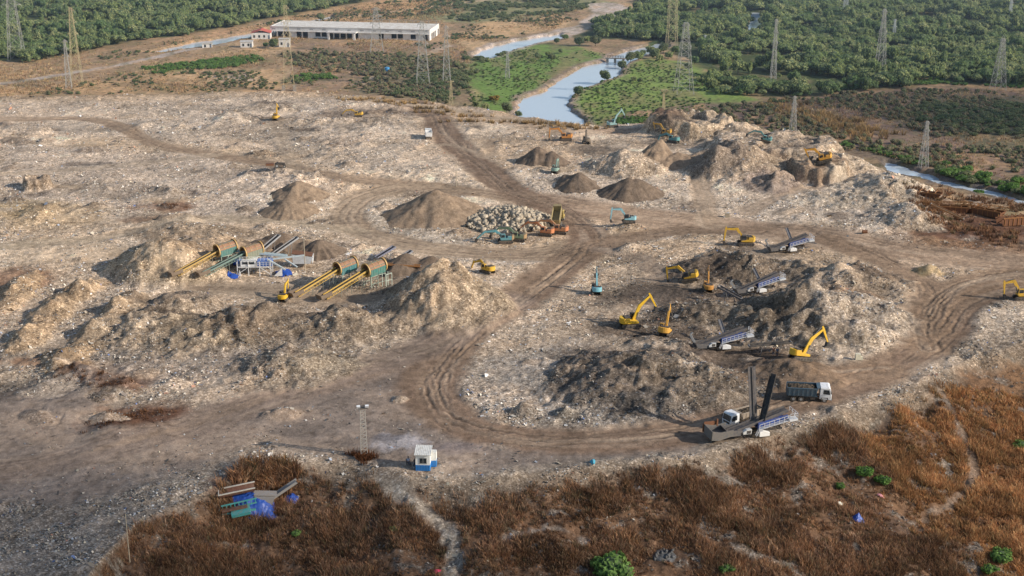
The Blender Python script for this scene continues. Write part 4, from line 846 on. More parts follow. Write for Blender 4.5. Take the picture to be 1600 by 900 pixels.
# ------------------------------------------------------------------ free-standing belt conveyors
def belt(px, py, deg, L_, z0, z1, label, c=(.30, .31, .32), w_=1.0, truss=False, name='belt_conveyor', group=None, hood=False):
    p = P(px, py); root = empty(name, (p.x, p.y, float(HZ(p.x, p.y))), R(deg)); tag(root, label, 'conveyor', group)
    a = Vector((0, 0, z0)); b = Vector((L_, 0, z1)); MB().bar(a, b, w_, .12).build('belt', M_black, root)
    fr = MB()
    for sy in (-1, 1):
        fr.bar(a+Vector((0, sy*w_*.58, .1)), b+Vector((0, sy*w_*.58, .1)), .12, .34)
        if truss:
            fr.bar(a+Vector((0, sy*w_*.58, -.8)), b+Vector((0, sy*w_*.58, -.8)), .1)
            for k in range(10): fr.bar(a.lerp(b, k/10)+Vector((0, sy*w_*.58, -.8)), a.lerp(b, (k+1)/10)+Vector((0, sy*w_*.58, .1)), .07)
    fr.build('frame', paintm(c, .6, .5), root)
    lg = MB()
    for t in (.3, .75):
        q = a.lerp(b, t)
        for sy in (-1, 1): lg.bar((q.x-.5, sy*w_*.7, -.5), q+Vector((0, sy*w_*.5, -.1)), .1)
    lg.build('leg', M_steel, root)
    rl_ = MB(); rl_.cyl(b+Vector((0, -w_*.5, 0)), b+Vector((0, w_*.5, 0)), .2, n=10); rl_.cyl(a+Vector((0, -w_*.5, 0)), a+Vector((0, w_*.5, 0)), .2, n=10); rl_.build('roller', M_steel, root)
    if hood: MB().cyl(b+Vector((0, -w_*.7, .1)), b+Vector((0, w_*.7, .1)), .75, n=14).build('head_cover', paintm((.45, .47, .47), .5, .4), root)
    return root
belt(400, 403, 50, 7.0, .6, 3.6, 'short grey belt conveyor rising behind the sorting plant, left of its twin', group=None)
belt(422, 407, 42, 7.5, .8, 3.8, 'longer grey belt conveyor with bright rim, rising toward the dark soil cone')
belt(606, 420, 40, 6.5, .6, 2.8, 'dark grey conveyor lifting soil behind the rightmost drum screen', (.22, .24, .28))
belt(588, 407, 40, 5.0, .6, 2.2, 'short dark conveyor behind the teal drums with blue cloth on it', (.16, .18, .26))
belt(598, 427, -8, 8.5, 2.0, 1.9, 'rusty orange horizontal conveyor leaving the rightmost drum screen', (.50, .22, .07), .8)
belt(1158, 470, 150, 5, .4, 2.2, 'low dark conveyor lying left of the middle screening machine', (.10, .10, .11))
belt(1170, 555, 8, 8, 1.8, 2.1, 'low black conveyor with drooping chute right of the third screening machine', (.05, .05, .05), .9)
# ------------------------------------------------------------------ white and blue sorting plant
def sorting_plant():
    p = P(402, 428); root = empty('sorting_plant', (p.x, p.y, float(HZ(p.x, p.y))), R(2)); tag(root, 'white and blue sorting plant with pale belts between the two pairs of drum screens', 'sorting plant')
    fr = MB()
    for x in (-4, -1.6, .8, 3.2):
        for y in (-1.5, 1.5): fr.bar((x, y, -.5), (x, y, 3.2), .16)
        fr.bar((x, -1.5, 2.0), (x, 1.5, 2.0), .14); fr.bar((x, -1.5, 3.1), (x, 1.5, 3.1), .14)
    for y in (-1.5, 1.5): fr.bar((-4, y, 2.0), (3.2, y, 2.0), .16); fr.bar((-4, y, .4), (-1.6, y, 2.0), .1); fr.bar((.8, y, 2.0), (3.2, y, .2), .1)
    fr.build('frame', M_white, root)
    ca = MB(); ca.box((-1.6, 0, 2.75), (3.4, 2.8, 1.3)); cb = ca.build('control_cabin', M_white, root, bevel=.04); MB().box((-1.6, -1.42, 2.85), (2.6, .05, .5)).build('window', M_glass, cb)
    MB().box((1.9, -.1, 2.7), (3.2, 2.6, 1.1)).box((-3.8, .2, 3.0), (1.4, 1.6, .9)).build('screen_box', paintm((.06, .18, .55), .4, .2), root)
    ra = MB(); railing(ra, (-3.4, -1.7, 3.45), (3.4, -1.7, 3.45), .9, 9, .07); railing(ra, (.3, -1.55, 2.2), (3.6, -1.55, 2.2), .9, 5, .07); ra.build('railing', M_white, root)
    bt = MB(); bt.bar((-5.0, 2.2, 4.6), (6.5, 1.6, 3.4), .9, .18); bt.bar((-5.0, 2.7, 4.7), (6.5, 2.1, 3.5), .1, .4); bt.bar((-5.0, 1.7, 4.7), (6.5, 1.1, 3.5), .1, .4); bt.build('overhead_belt', paintm((.42, .50, .52), .5, .3), root)
    ar = MB(); ar.bar((2.6, -1.2, 3.6), (6.4, -1.8, 1.4), .35, .3); ar.bar((3.4, .4, 3.2), (10.2, 1.6, 3.6), .5, .25); ar.bar((6.2, -.5, 3.4), (9, -2.4, 2.2), .3, .25); ar.build('chute', paintm((.48, .55, .56), .5, .35), root)
    fn = MB(); fn.prism([(3.9, 0.1), (5.7, .1), (5.7, 1.9)], -2.2, -2.05); fn.prism([(-3.7, .1), (-3.2, .1), (-3.5, 1.4)], -1.9, -1.7); fn.build('side_plate', M_white, root)
    hp = MB(); q = (9.6, 5.4)
    for sy in (-1, 1): hp.prism([(q[0]-2.2, .9), (q[0]+1.6, .9), (q[0]+2.2, 2.4), (q[0]-2.4, 3.0)], q[1]+sy*1.4-.05, q[1]+sy*1.4+.05)
    hp.box((q[0]+2.0, q[1], 1.7), (.1, 2.8, 1.4)); hp.build('receiving_bin', paintm((.55, .57, .58), .5, .4), root)
    MB().bar((q[0]-2.5, q[1], 3.25), (q[0]+2.0, q[1], 2.6), 2.8, .1).build('bin_cover', M_rust, root)
    return root
sorting_plant()
# ------------------------------------------------------------------ soil cones and the rubble heap
M_soil = ground_material('dry_soil', fixed=(.31, .228, .158), speck=.30)
M_soil2 = ground_material('dark_soil', fixed=(.20, .15, .11), speck=.30)
def soil_heap(px, py, rx, ry, h, label, mat, rot=0, peaks=None, seed=0, n=64):
    cx, cy = G(px, py); g = np.linspace(-1.25, 1.25, n); gx, gy = np.meshgrid(g*rx, g*ry, indexing='ij'); a = R(rot)
    wx = cx+gx*math.cos(a)-gy*math.sin(a); wy = cy+gx*math.sin(a)+gy*math.cos(a); f = np.full(gx.shape, -1.0)
    for (ox, oy, hh, rr) in (peaks or [(0, 0, 1, 1)]):
        r = np.hypot(gx/rx-ox, gy/ry-oy)/rr; th = np.arctan2(gy/ry-oy, gx/rx-ox)
        r = r*(1+.10*vn(np.cos(th)*2.2+5, np.sin(th)*2.2+seed, seed)+.07*vn(np.cos(th)*7, np.sin(th)*7+seed, seed+1)*np.clip(r*2, 0, 1))
        f = np.maximum(f, hh*(1-np.sqrt(r*r+.006)+.03*fbm(wx/1.2, wy/1.2, seed, 4)))
    f = f*h; base = HZ(wx, wy); z = base+np.where(f > 0, f, np.maximum(f*.6, -.5))
    idx = np.arange(n*n).reshape(n, n); q = np.stack([idx[:-1, :-1], idx[1:, :-1], idx[1:, 1:], idx[:-1, 1:]], -1).reshape(-1, 4)
    zc = float(HZ(cx, cy)); me = new_mesh('soil_heap', np.stack([wx.ravel()-cx, wy.ravel()-cy, z.ravel()-zc], 1), q)
    o = link('soil_heap', me, mat, smooth_=True); o.location = (cx, cy, zc); tag(o, label, 'soil heap', 'heaps of sieved soil'); return o
soil_heap(467, 307, 7.6, 8.5, 4.2, 'brown cone of sieved soil, upper one of the left pair', M_soil, seed=1)
soil_heap(452, 331, 7.4, 8.0, 3.6, 'brown cone of sieved soil, lower one of the left pair', M_soil, seed=2)
soil_heap(685, 338, 13.5, 12, 6.6, 'largest brown soil heap, with a ridged crest, left of the rubble', M_soil, peaks=[(-.05, .05, 1, .95), (-.30, -.1, .72, .75), (.3, .1, .72, .8)], seed=3)
soil_heap(845, 253, 7.0, 8, 4.8, 'dark brown soil cone with a twin, below the orange excavator', M_soil2, peaks=[(-.1, 0, 1, .95), (.45, -.3, .8, .75)], seed=4)
soil_heap(903, 293, 6.2, 7.5, 4.2, 'brown soil cone below the green-grey machine', M_soil2, seed=5)
soil_heap(988, 304, 8.6, 8.5, 4.4, 'broad blunt brown soil heap nearest the haul road', M_soil2, peaks=[(-.1, 0, 1, .95), (.12, 0, .97, .9)], seed=6)
soil_heap(1046, 258, 8.0, 10, 6.0, 'brown soil heap leaning on the pale refuse mound in the middle', M_soil, peaks=[(-.3, .1, 1, .85), (.25, -.2, .72, .8)], seed=7)
soil_heap(455, 392, 8.5, 8, 4.0, 'dark soil heap behind the grey belt conveyors', M_soil2, peaks=[(-.2, .1, 1, .9), (.4, -.1, .7, .7)], seed=8)
soil_heap(500, 396, 6.0, 6, 3.4, 'dark soil cone right of the thin wooden pole', M_soil2, seed=9)
soil_heap(653, 424, 8.5, 8, 4.2, 'dark soil heap behind the tall refuse mound', M_soil2, peaks=[(-.3, .1, 1, .8), (.35, 0, .9, .8)], seed=10)
soil_heap(424, 402, 3.4, 3.5, 2.0, 'small brown soil cone under the head of a grey conveyor', M_soil, seed=11)
def rubble_heap(px, py, rx, ry, h, label, count=900, size=(.25, .75), mat=None, seed=0, name='rubble_heap'):
    r_ = np.random.default_rng(seed); cx, cy = G(px, py); zc = float(HZ(cx, cy)); V = []; Fq = []
    base = np.array([(-1, -1, -1), (1, -1, -1), (1, 1, -1), (-1, 1, -1), (-1, -1, 1), (1, -1, 1), (1, 1, 1), (-1, 1, 1)], float)*.5
    fc = [(3, 2, 1, 0), (4, 5, 6, 7), (0, 1, 5, 4), (1, 2, 6, 5), (2, 3, 7, 6), (3, 0, 4, 7)]
    n = 24; g = np.linspace(-1, 1, n)
    for i in range(n):
        for j in range(n):
            rr = math.hypot(g[i], g[j]); V.append((g[i]*rx, g[j]*ry, float(HZ(cx+g[i]*rx, cy+g[j]*ry))-zc+h*max(0, 1-rr)**.8-.4*(rr > .95)))
    for i in range(n-1):
        for j in range(n-1): Fq.append((i*n+j, (i+1)*n+j, (i+1)*n+j+1, i*n+j+1))
    for k in range(count):
        a = r_.uniform(0, 6.283); q = r_.uniform(0, 1)**.55; x = q*rx*math.cos(a); y = q*ry*math.sin(a); s = r_.uniform(*size)*(1.5 if r_.random() < .12 else 1)
        z = float(HZ(cx+x, cy+y))-zc+h*max(0, 1-q)**.8+s*.15
        Rm = Euler((r_.uniform(0, 6), r_.uniform(0, 6), r_.uniform(0, 6))).to_matrix(); o = len(V); pts = base*(s*2*np.array([r_.uniform(.6, 1.2), r_.uniform(.5, 1), r_.uniform(.35, .8)]))*(1+r_.uniform(-.25, .25, (8, 3)))
        for p_ in pts: v = Rm @ Vector(p_); V.append((x+v.x, y+v.y, z+v.z))
        Fq += [tuple(o+i for i in f) for f in fc]
    o = link(name, new_mesh(name, V, Fq), mat or M_stone); o.location = (cx, cy, zc); tag(o, label, 'rubble heap'); return o
M_stone = ground_material('broken_concrete', fixed=(.50, .43, .33), speck=.45)
rubble_heap(792, 346, 11.5, 10, 3.0, 'pale heap of broken concrete blocks beside the parked excavators', 1100, (.22, .62))
rubble_heap(1040, 806, 1.9, 1.4, .5, 'few grey boulders half sunk in the brown grass below the haul road', 22, (.12, .34), ground_material('grey_boulder', fixed=(.12, .12, .12), speck=.3), 5, name='boulder_pile')
# ------------------------------------------------------------------ pylons
M_galv = paintm((.40, .40, .38), .55, .3, dirtc=(.35, .33, .28)); M_oldy = paintm((.50, .43, .26), .6, .4, dirtc=(.40, .32, .18)); M_far = paintm((.42, .46, .46), .6, .2, dirtc=(.35, .37, .36)); M_conc = paintm((.30, .27, .23), .9, .5)
def pylon(px, py, ptop, wpx, label, mat=M_galv, arms=3, armw=.9, style='taper', z=LOW, th=None, waist=.55, top=.10, piers=False, yaw=8, group='lattice power pylons'):
    x, y = G(px, py, z); zg = float(HZ(x, y)); x, y = G(px, py, zg); dep = y*cp+(H-zg)*sp; w_ = wpx*dep/F; tp = at_depth(px, ptop, y); hh = max(4, tp.z-zg)
    th = th or max(.06, dep*.00016); root = empty('power_pylon', (x, y, zg), R(yaw)); tag(root, label, 'pylon', group)
    b = w_/2*1.0; wa = b*(1-waist*.78); hz = hh*waist; tt = max(.25, b*top*2); z0 = hh*.06 if piers else -.4
    if piers:
        for i in (-1, 1):
            for j in (-1, 1): MB().box((i*b, j*b, hh*.06/2-.3), (1.3, 1.3, hh*.06+.6)).build('concrete_pier', M_conc, root)
    def half(t):   # half width at height fraction
        zz = t*hh
        return b+(wa-b)*zz/hz if zz < hz else wa+(tt-wa)*(zz-hz)/(hh-hz)
    lv = [0]; step = .17
    while lv[-1] < .97: lv.append(min(1, lv[-1]+step)); step *= .86; step = max(step, .055)
    lv[0] = z0/hh
    for i in (-1, 1):
        for j in (-1, 1):
            m = MB(); pts = [Vector((i*half(max(t, 0)), j*half(max(t, 0)), t*hh)) for t in (lv[0], waist, 1.0)]
            m.bar(pts[0], pts[1], th*1.35); m.bar(pts[1], pts[2], th*1.1); m.v = m.v; m.n = 1; m.pc = [1]*len(m.pc); m.build('leg', mat, root)
    br = MB()
    for t0, t1 in zip(lv[:-1], lv[1:]):
        h0, h1 = half(max(t0, 0)), half(t1); zz0, zz1 = t0*hh, t1*hh
        for k in range(4):
            c, s = [(1, 0), (0, 1), (-1, 0), (0, -1)][k]
            f = lambda u, v, zz: Vector((c*v-s*u, s*v+c*u, zz))
            br.bar(f(-h0, h0, zz0), f(h1, h1, zz1), th*.7); br.bar(f(h0, h0, zz0), f(-h1, h1, zz1), th*.7); br.bar(f(-h1, h1, zz1), f(h1, h1, zz1), th*.7)
    br.build('bracing', mat, root)
    for k in range(arms):
        t = 1-.04-k*(.30 if arms > 1 else 0)/max(arms-1, 1)*1.0; hw = half(t); L_ = (armw*b if armw < 3 else armw)*(1 if k % 2 else .82); zz = t*hh
        for sx in (-1, 1):
            m = MB(); tipp = Vector((sx*(hw+L_), 0, zz))
            for j in (-1, 1): m.bar(Vector((sx*hw, j*hw, zz)), tipp, th*.8); m.bar(Vector((sx*hw, j*hw, min(hh, zz+hh*.035))), tipp, th*.8)
            for u in (.35, .7): m.bar(Vector((sx*hw, hw, zz)).lerp(tipp, u), Vector((sx*hw, -hw, zz)).lerp(tipp, u), th*.6)
            m.n = 1; m.pc = [1]*len(m.pc); a_ = m.build('crossarm', mat, root); MB().cyl(tipp, tipp-Vector((0, 0, hh*.035)), th*.7, n=6).build('insulator', M_grey, a_)
    if style == 'arch':
        m = MB()
        for k in range(10):
            a0, a1 = math.pi*k/10, math.pi*(k+1)/10; m.bar((tt*1.3*math.cos(a0), 0, hh+hh*.05*math.sin(a0)), (tt*1.3*math.cos(a1), 0, hh+hh*.05*math.sin(a1)), th)
        m.build('top_arch', mat, root)
    return root
pylon(27, 94, -38, 24, 'tall pale pylon at the left edge, its top cut off by the photo', M_galv, 3, .9)
pylon(121, 131, 12, 17, 'yellowish pylon by the grey road, taller of the close pair', M_oldy, 3, .55)
pylon(108, 138, 62, 9, 'thin pale pylon left of the taller yellowish one', M_galv, 3, .8)
pylon(452, 143, 8, 17, 'yellowish pylon on concrete piers at the far edge of the tip', M_oldy, 3, .5, piers=True)
pylon(589, 82, 12, 21, 'faint wide-legged pylon in front of the long derelict building', M_galv, 3, .5)
pylon(661, 133, 34, 21, 'pale wide-legged pylon in the scrub behind the far soil track', M_galv, 3, .5)
pylon(698, 129, 40, 12, 'slim pylon just right of the wide-legged one in the scrub', M_galv, 3, .6)
pylon(705, 165, 126, 6, 'short pale mast with one wide arm at the tip edge', M_oldy, 1, 1.6)
pylon(793, 122, 80, 7, 'short grey pylon on the green meadow left of the river', M_galv, 2, .8)
pylon(1049, 78, -45, 17, 'thick dense lattice tower beyond the river bend', M_oldy, 2, .6, waist=.35, top=.35)
pylon(1068, 145, 35, 27, 'A-shaped grey pylon with widely spread legs on the green meadow', M_galv, 2, .25, waist=.55)
pylon(1207, 138, 30, 9, 'slim grey pylon rising from the near edge of the right wood', M_galv, 3, .6)
pylon(1374, 118, 14, 15, 'tall pale pylon standing alone in the middle of the right wood', M_galv, 2, .4)
pylon(1559, 140, 60, 19, 'pale pylon with rounded top near the right edge', M_galv, 1, .3, 'arch', waist=.6)
pylon(1396, 64, 30, 6, 'small faint pylon behind the tall one in the right wood', M_far, 2, .8)
pylon(1320, 28, -30, 8, 'distant pylon at the top edge above the right wood', M_far, 2, .8)
pylon(1577, 34, -12, 5, 'tiny distant pylon at the top right corner', M_far, 2, .8)
pylon(1101, 76, 55, 4, 'tiny pale mast among the trees behind the A-shaped pylon', M_far, 1, .8)
pylon(1238, 216, 150, 11, 'pale pylon behind the refuse mounds, with three short crossarms', M_galv, 3, .5)
pylon(1442, 266, 189, 13, 'pale pylon beside the white foaming creek', M_galv, 3, .45)
pylon(1036, 193, 140, 6, 'narrow rusty lattice mast behind the flat-topped refuse mesa', M_oldy, 1, .5, waist=.9, top=.9)
# floodlight mast by the haul road
def light_mast():
    p = P(569, 712); dep = p.y*cp+(H-p.z)*sp; hh = at_depth(569, 637, p.y).z-p.z; root = empty('floodlight_mast', p, R(10)); tag(root, 'rusty square lattice floodlight mast beside the haul road, left of the hut', 'light mast')
    b, t = .52, .36; mt = paintm((.42, .39, .35), .6, .3)
    for i in (-1, 1):
        for j in (-1, 1): MB().bar((i*b, j*b, -.3), (i*t, j*t, hh), .09).build('leg', mt, root)
    br = MB(); n = 13
    for k in range(n):
        h0 = b+(t-b)*k/n; h1 = b+(t-b)*(k+1)/n; z0 = hh*k/n; z1 = hh*(k+1)/n
        for q in range(4):
            c, s = [(1, 0), (0, 1), (-1, 0), (0, -1)][q]; f = lambda u, v, zz: Vector((c*v-s*u, s*v+c*u, zz))
            br.bar(f(-h0, h0, z0), f(h1, h1, z1), .05); br.bar(f(-h1, h1, z1), f(h1, h1, z1), .06)
    br.build('bracing', mt, root)
    MB().box((0, 0, hh+.08), (1.4, 1.2, .12)).build('platform', M_dark, root)
    for x in (-.65, .65): MB().box((x, -.45, hh+.38), (.55, .3, .42), Euler((.5, 0, 0)).to_matrix()).build('lamp', paintm((.75, .77, .8), .3, .1), root)
light_mast()
M_wood = paintm((.42, .36, .27), .9, .4)
def pole(px, py, pt, label, r=.09, c=M_wood, arm=False):
    p = P(px, py); hh = at_depth(px, pt, p.y).z-p.z; m = MB().cyl((0, 0, -.4), (0, 0, hh), r*1.2, r*.8, n=8)
    if arm: m.bar((-.6, 0, hh-.3), (.6, 0, hh-.3), .08)
    o = m.build('pole', c); o.location = p; tag(o, label, 'pole')
pole(477, 424, 370, 'thin wooden pole between the sorting plant and the dark soil cone'); pole(713, 291, 258, 'thin pale pole in pale refuse beside the track junction'); pole(203, 880, 803, 'thin leaning pole in brown grass at the lower left', .07)
pole(1174, 440, 413, 'dark post behind the middle screening machine'); pole(1348, 545, 505, 'thin white pole on the refuse mound near the haul road bend', .06)
# ------------------------------------------------------------------ long derelict building and the little houses
M_wash = paintm((.76, .75, .73), .8, .6, dirtc=(.42, .37, .32), sc=.35); M_roofw = paintm((.80, .78, .72), .7, .5, dirtc=(.42, .34, .26), sc=.22); M_shade = paintm((.03, .03, .035), .9, .1)
def long_building():
    a = Vector((*G(427, 58, L), 0)); b = Vector((*G(674, 64, L), 0)); c = Vector((*G(707, 50, L), 0)); ux = (b-a); Lx = ux.length; rz = math.atan2(ux.y, ux.x); Ly = min(24, (c-b).length*.7)
    a = a-ux.normalized()*1.0; zg = float(HZ(a.x, a.y)); root = empty('derelict_building', (a.x, a.y, LOW), rz); tag(root, 'long low derelict white building with open bays and a stained white roof', 'building')
    hh = 3.1; top = 5.4; nb = int(Lx/3.1); bw = Lx/nb
    MB().box((Lx/2, Ly/2+1.4, 1.4), (Lx-4, Ly-6, 3.6)).build('interior_shade', M_shade, root)  # near-black box standing for the shade inside the open bays
    wl = MB()
    for k in range(nb+1): wl.box((k*bw, 0, hh/2-.3), (.55, .5, hh+.6))
    rs = random.Random(5)
    for k in range(nb):
        x = (k+.5)*bw
        if 9 <= k <= 13: continue
        if rs.random() < .36: wl.box((x, .05, hh/2-.3), (bw, .3, hh+.6))
        else: wl.box((x, .05, -.1+.35), (bw, .28, 1.0)) if rs.random() < .6 else None
    ns = int(Ly/3.4)
    for k in range(ns+1): wl.box((Lx, k*Ly/ns, hh/2-.3), (.5, .55, hh+.6)); wl.box((0, k*Ly/ns, hh/2-.3), (.5, .55, hh+.6))
    for k in range(ns):
        if rs.random() < .4: wl.box((Lx, (k+.5)*Ly/ns, hh/2-.3), (.3, Ly/ns, hh+.6))
    wl.box((Lx/2, Ly, 1.6), (Lx, .4, 4.4)); wl.build('wall', M_wash, root)
    fa = MB(); fa.box((Lx/2, -.06, (hh+top)/2), (Lx+.6, .5, top-hh)); fa.box((Lx+.02, Ly/2, (hh+top)/2), (.5, Ly, top-hh)); fa.box((-.02, Ly/2, (hh+top)/2), (.5, Ly, top-hh)); fa.build('fascia', M_wash, root)
    led = MB(); led.box((Lx/2, -.5, hh+.05), (Lx+.8, .9, .16)); led.box((Lx/2, -.42, top-.05), (Lx+.8, .3, .14)); led.build('ledge', M_wash, root)
    rf = MB(); rf.box((Lx/2, Ly/2, top-.25), (Lx-.6, Ly-.6, .2)); rf.build('roof', M_roofw, root)
    pp = MB()
    for k in range(int(nb*.37)): pp.box((Lx-1-k*2*bw/1.6, Ly-.2, top+.5), (.3, .3, 1.6))
    pp.box((Lx-Lx*.24, Ly-.2, top+1.25), (Lx*.48, .25, .2)); pp.build('parapet', M_conc, root)
    for (k0, n_) in ((9, 5),):
        for q in (0, 4): MB().box(((k0+q)*bw+bw*.5, -3.2, hh/2), (.9, .9, hh+.6)).build('column', M_wash, root)
        MB().box(((k0+2)*bw+bw*.5, -1.7, hh+.35), (bw*4.6, 4.2, .5)).build('canopy', M_wash, root)
    for k in range(nb):
        if k % 2 == 0: MB().box(((k+.5)*bw, -.33, hh+1.15), (bw*.55, .04, .5)).build('vent', paintm((.35, .36, .38), .8, .5), root)
long_building()
def house(px, py, rz, dims, roofc, label, h=3.0, wallc=(.72, .72, .70), gable=True, z=LOW):
    x, y = G(px, py, z); zg = float(HZ(x, y)); root = empty('small_house', (x, y, zg), R(rz)); tag(root, label, 'house', None); w_, d = dims
    MB().box((0, 0, h/2-.3), (w_, d, h+.6)).build('wall', paintm(wallc, .8, .35), root)
    r_ = MB()
    if gable: r_.prism([(-w_/2-.3, h), (0, h+w_*.16), (w_/2+.3, h), (w_/2+.3, h-.12), (0, h+w_*.16-.14), (-w_/2-.3, h-.12)], -d/2-.3, d/2+.3)
    else: r_.box((0, 0, h+.08), (w_+.5, d+.5, .16))
    r_.build('roof', paintm(roofc, .8, .3), root)
    for k in range(max(1, int(w_/2.6))): MB().box((-w_/2+1.3+k*2.4, -d/2-.01, h*.45), (.9, .06, 1.2)).build('window', M_glass, root)
    MB().box((w_/2-.7, -d/2-.01, .9), (.8, .05, 2.0)).build('door', paintm((.10, .14, .2), .6, .3), root)
house(409, 60, 4, (9, 7), (.55, .10, .07), 'small white house with a red roof left of the long derelict building'); house(386, 74, 4, (5.5, 4), (.60, .60, .58), 'low white flat-roofed shed in front of the red-roofed house', 2.6, gable=False)
house(445, 73, 3, (5, 4), (.55, .54, .50), 'small white flat-roofed hut beside the yellowish pylon legs', 3.6, gable=False); house(324, 74, 10, (4.5, 3), (.5, .48, .42), 'tiny pale shed beside the grey road', 1.8, gable=False)
t = MB().cyl((0, 0, 0), (0, 0, 2.4), 1.0, n=16).build('water_tank', paintm((.05, .30, .62), .4, .1)); t.location = P(605, 114); tag(t, 'small bright blue water tank in the brown scrub', 'tank')
# sluice over the channel
def sluice():
    a = Vector((*G(949, 97, LOW-.8), LOW+.4)); b = Vector((*G(974, 98, LOW-.8), LOW+.4)); root = empty('footbridge', a, math.atan2(b.y-a.y, b.x-a.x)); tag(root, 'small dark footbridge with one pier crossing the narrow channel', 'bridge'); Lb = (b-a).length
    MB().box((Lb/2, 0, .6), (Lb+2, 1.6, .35)).build('deck', M_conc, root)
    for t in (0, .48, 1): MB().box((Lb*t, 0, -.7), (.9, 1.2, 2.3)).build('pier', M_conc, root)
    r_ = MB(); railing(r_, (0, -.75, .75), (Lb, -.75, .75), 1.0, 6, .1); railing(r_, (0, .75, .75), (Lb, .75, .75), 1.0, 6, .1); r_.build('railing', M_dark, root)
sluice()
# ------------------------------------------------------------------ guard hut, people, odds and ends
def hut():
    p = P(662, 731); root = empty('guard_hut', p, R(-3)); tag(root, 'small white guard hut with bright blue skirting and one window at the haul road edge', 'hut')
    mw = paintm((.80, .80, .76), .6, .12); mb_ = paintm((.03, .22, .55), .45, .12)
    w_, d, h = 2.2, 2.2, 2.7; wl = MB(); wl.box((0, 0, .9+(h-.9)/2), (w_, d, h-.9)); wl.build('wall', mw, root)
    sk = MB(); sk.box((0, 0, .42), (w_+.03, d+.03, .97)); sk.build('skirt', mb_, root)
    for k in range(9): sk2 = MB(); sk2.box((-w_/2+.14+k*.24, -d/2-.035, .45), (.05, .04, .85)); sk2.build('rib', mb_, root)
    rf = MB(); rf.bar((0, -d/2-.32, h-.02), (0, d/2+.2, h+.42), w_+.36, .07); ro = rf.build('roof', paintm((.78, .77, .72), .7, .2), root); r2 = MB()
    for k in range(10): r2.bar((-w_/2-.1+k*.27, -d/2-.32, h+.03), (-w_/2-.1+k*.27, d/2+.2, h+.47), .05)
    r2.build('roof_rib', paintm((.70, .69, .64), .7, .2), ro)
    wi = MB(); wi.box((.05, -d/2-.01, 1.62), (1.05, .04, .85)); f = wi.build('window', M_glass, root); fr = MB()
    for (x, z, a_, b_) in ((.05, 2.07, 1.15, .07), (.05, 1.17, 1.15, .07), (-.5, 1.62, .07, .95), (.6, 1.62, .07, .95), (.05, 1.62, .05, .85)): fr.box((x, -d/2-.04, z), (a_, .05, b_))
    fr.build('frame', M_grey, f)
    an = MB(); an.box((w_/2+.42, .75, 1.75), (.8, 1.1, 1.35)); an.build('annex', mw, root); MB().box((w_/2+.42, .75, .55), (.82, 1.12, 1.05)).build('annex_skirt', mb_, root)
    MB().box((-w_/2-.02, .2, 1.05), (.05, .8, 1.95)).build('door', M_grey, root)
hut()
def person(px, py, rz, pose, shirt, label, p=None, skin=(.22, .12, .08), trousers=(.06, .07, .10)):
    p = p or P(px, py); root = empty('person', p, R(rz)); tag(root, label, 'person')
    if pose == 'sit':
        J = {'pel': (0, 0, .50), 'che': (0, .02, .92), 'nec': (0, 0, 1.12), 'hed': (0, -.03, 1.30), 'kl': (.13, -.42, .52), 'kr': (-.13, -.42, .52), 'al': (.14, -.44, .08), 'ar': (-.14, -.40, .08), 'fl': (.15, -.60, .04), 'fr': (-.15, -.57, .04), 'sl': (.19, 0, 1.05), 'sr': (-.19, 0, 1.05), 'el': (.25, -.10, .80), 'er': (-.25, -.08, .80), 'hl': (.16, -.34, .66), 'hr': (-.16, -.33, .66)}
    else:
        J = {'pel': (0, 0, .92), 'che': (0, 0, 1.30), 'nec': (0, 0, 1.50), 'hed': (0, -.02, 1.68), 'kl': (.11, -.05, .50), 'kr': (-.11, .04, .50), 'al': (.12, .0, .09), 'ar': (-.12, .08, .09), 'fl': (.14, -.17, .04), 'fr': (-.14, -.09, .04), 'sl': (.20, 0, 1.44), 'sr': (-.20, 0, 1.44), 'el': (.27, .02, 1.14), 'er': (-.27, -.02, 1.14), 'hl': (.27, -.14, .92), 'hr': (-.25, -.18, .95)}
    rad = {'pel': .15, 'che': .16, 'nec': .06, 'hed': .10, 'kl': .075, 'kr': .075, 'al': .05, 'ar': .05, 'fl': .045, 'fr': .045, 'sl': .075, 'sr': .075, 'el': .05, 'er': .05, 'hl': .04, 'hr': .04}
    ed = [('pel', 'che'), ('che', 'nec'), ('nec', 'hed'), ('pel', 'kl'), ('kl', 'al'), ('al', 'fl'), ('pel', 'kr'), ('kr', 'ar'), ('ar', 'fr'), ('che', 'sl'), ('sl', 'el'), ('el', 'hl'), ('che', 'sr'), ('sr', 'er'), ('er', 'hr')]
    def skin_mesh(name, keys, grow, mat, par):
        ks = list(keys); me = bpy.data.meshes.new(name); me.from_pydata([J[k] for k in ks], [(ks.index(a), ks.index(b)) for a, b in ed if a in ks and b in ks], []); o = bpy.data.objects.new(name, me); col.objects.link(o); o.parent = par; me.materials.append(mat)
        sk = o.modifiers.new('skin', 'SKIN'); sk.use_smooth_shade = True; o.modifiers.new('sub', 'SUBSURF').levels = 1; o.modifiers['sub'].render_levels = 2
        for k, v in zip(ks, me.skin_vertices[0].data): v.radius = (rad[k]*grow, rad[k]*grow*(1.25 if k == 'hed' else 1)); v.use_root = (k == ks[0])
        return o
    bd = skin_mesh('body', J.keys(), 1.0, paintm(skin, .6, 0), root)
    skin_mesh('shirt', ['che', 'nec', 'sl', 'sr', 'pel', 'el', 'er'], 1.16, paintm(shirt, .9, .1), bd); skin_mesh('trousers', ['pel', 'kl', 'kr', 'al', 'ar'], 1.18, paintm(trousers, .9, .1), bd)
    hd = J['hed']; MB().cyl((hd[0], hd[1]+.02, hd[2]+.02), (hd[0], hd[1]+.02, hd[2]+.15), .12, .07, n=10).build('hair', M_black, bd)
    return root
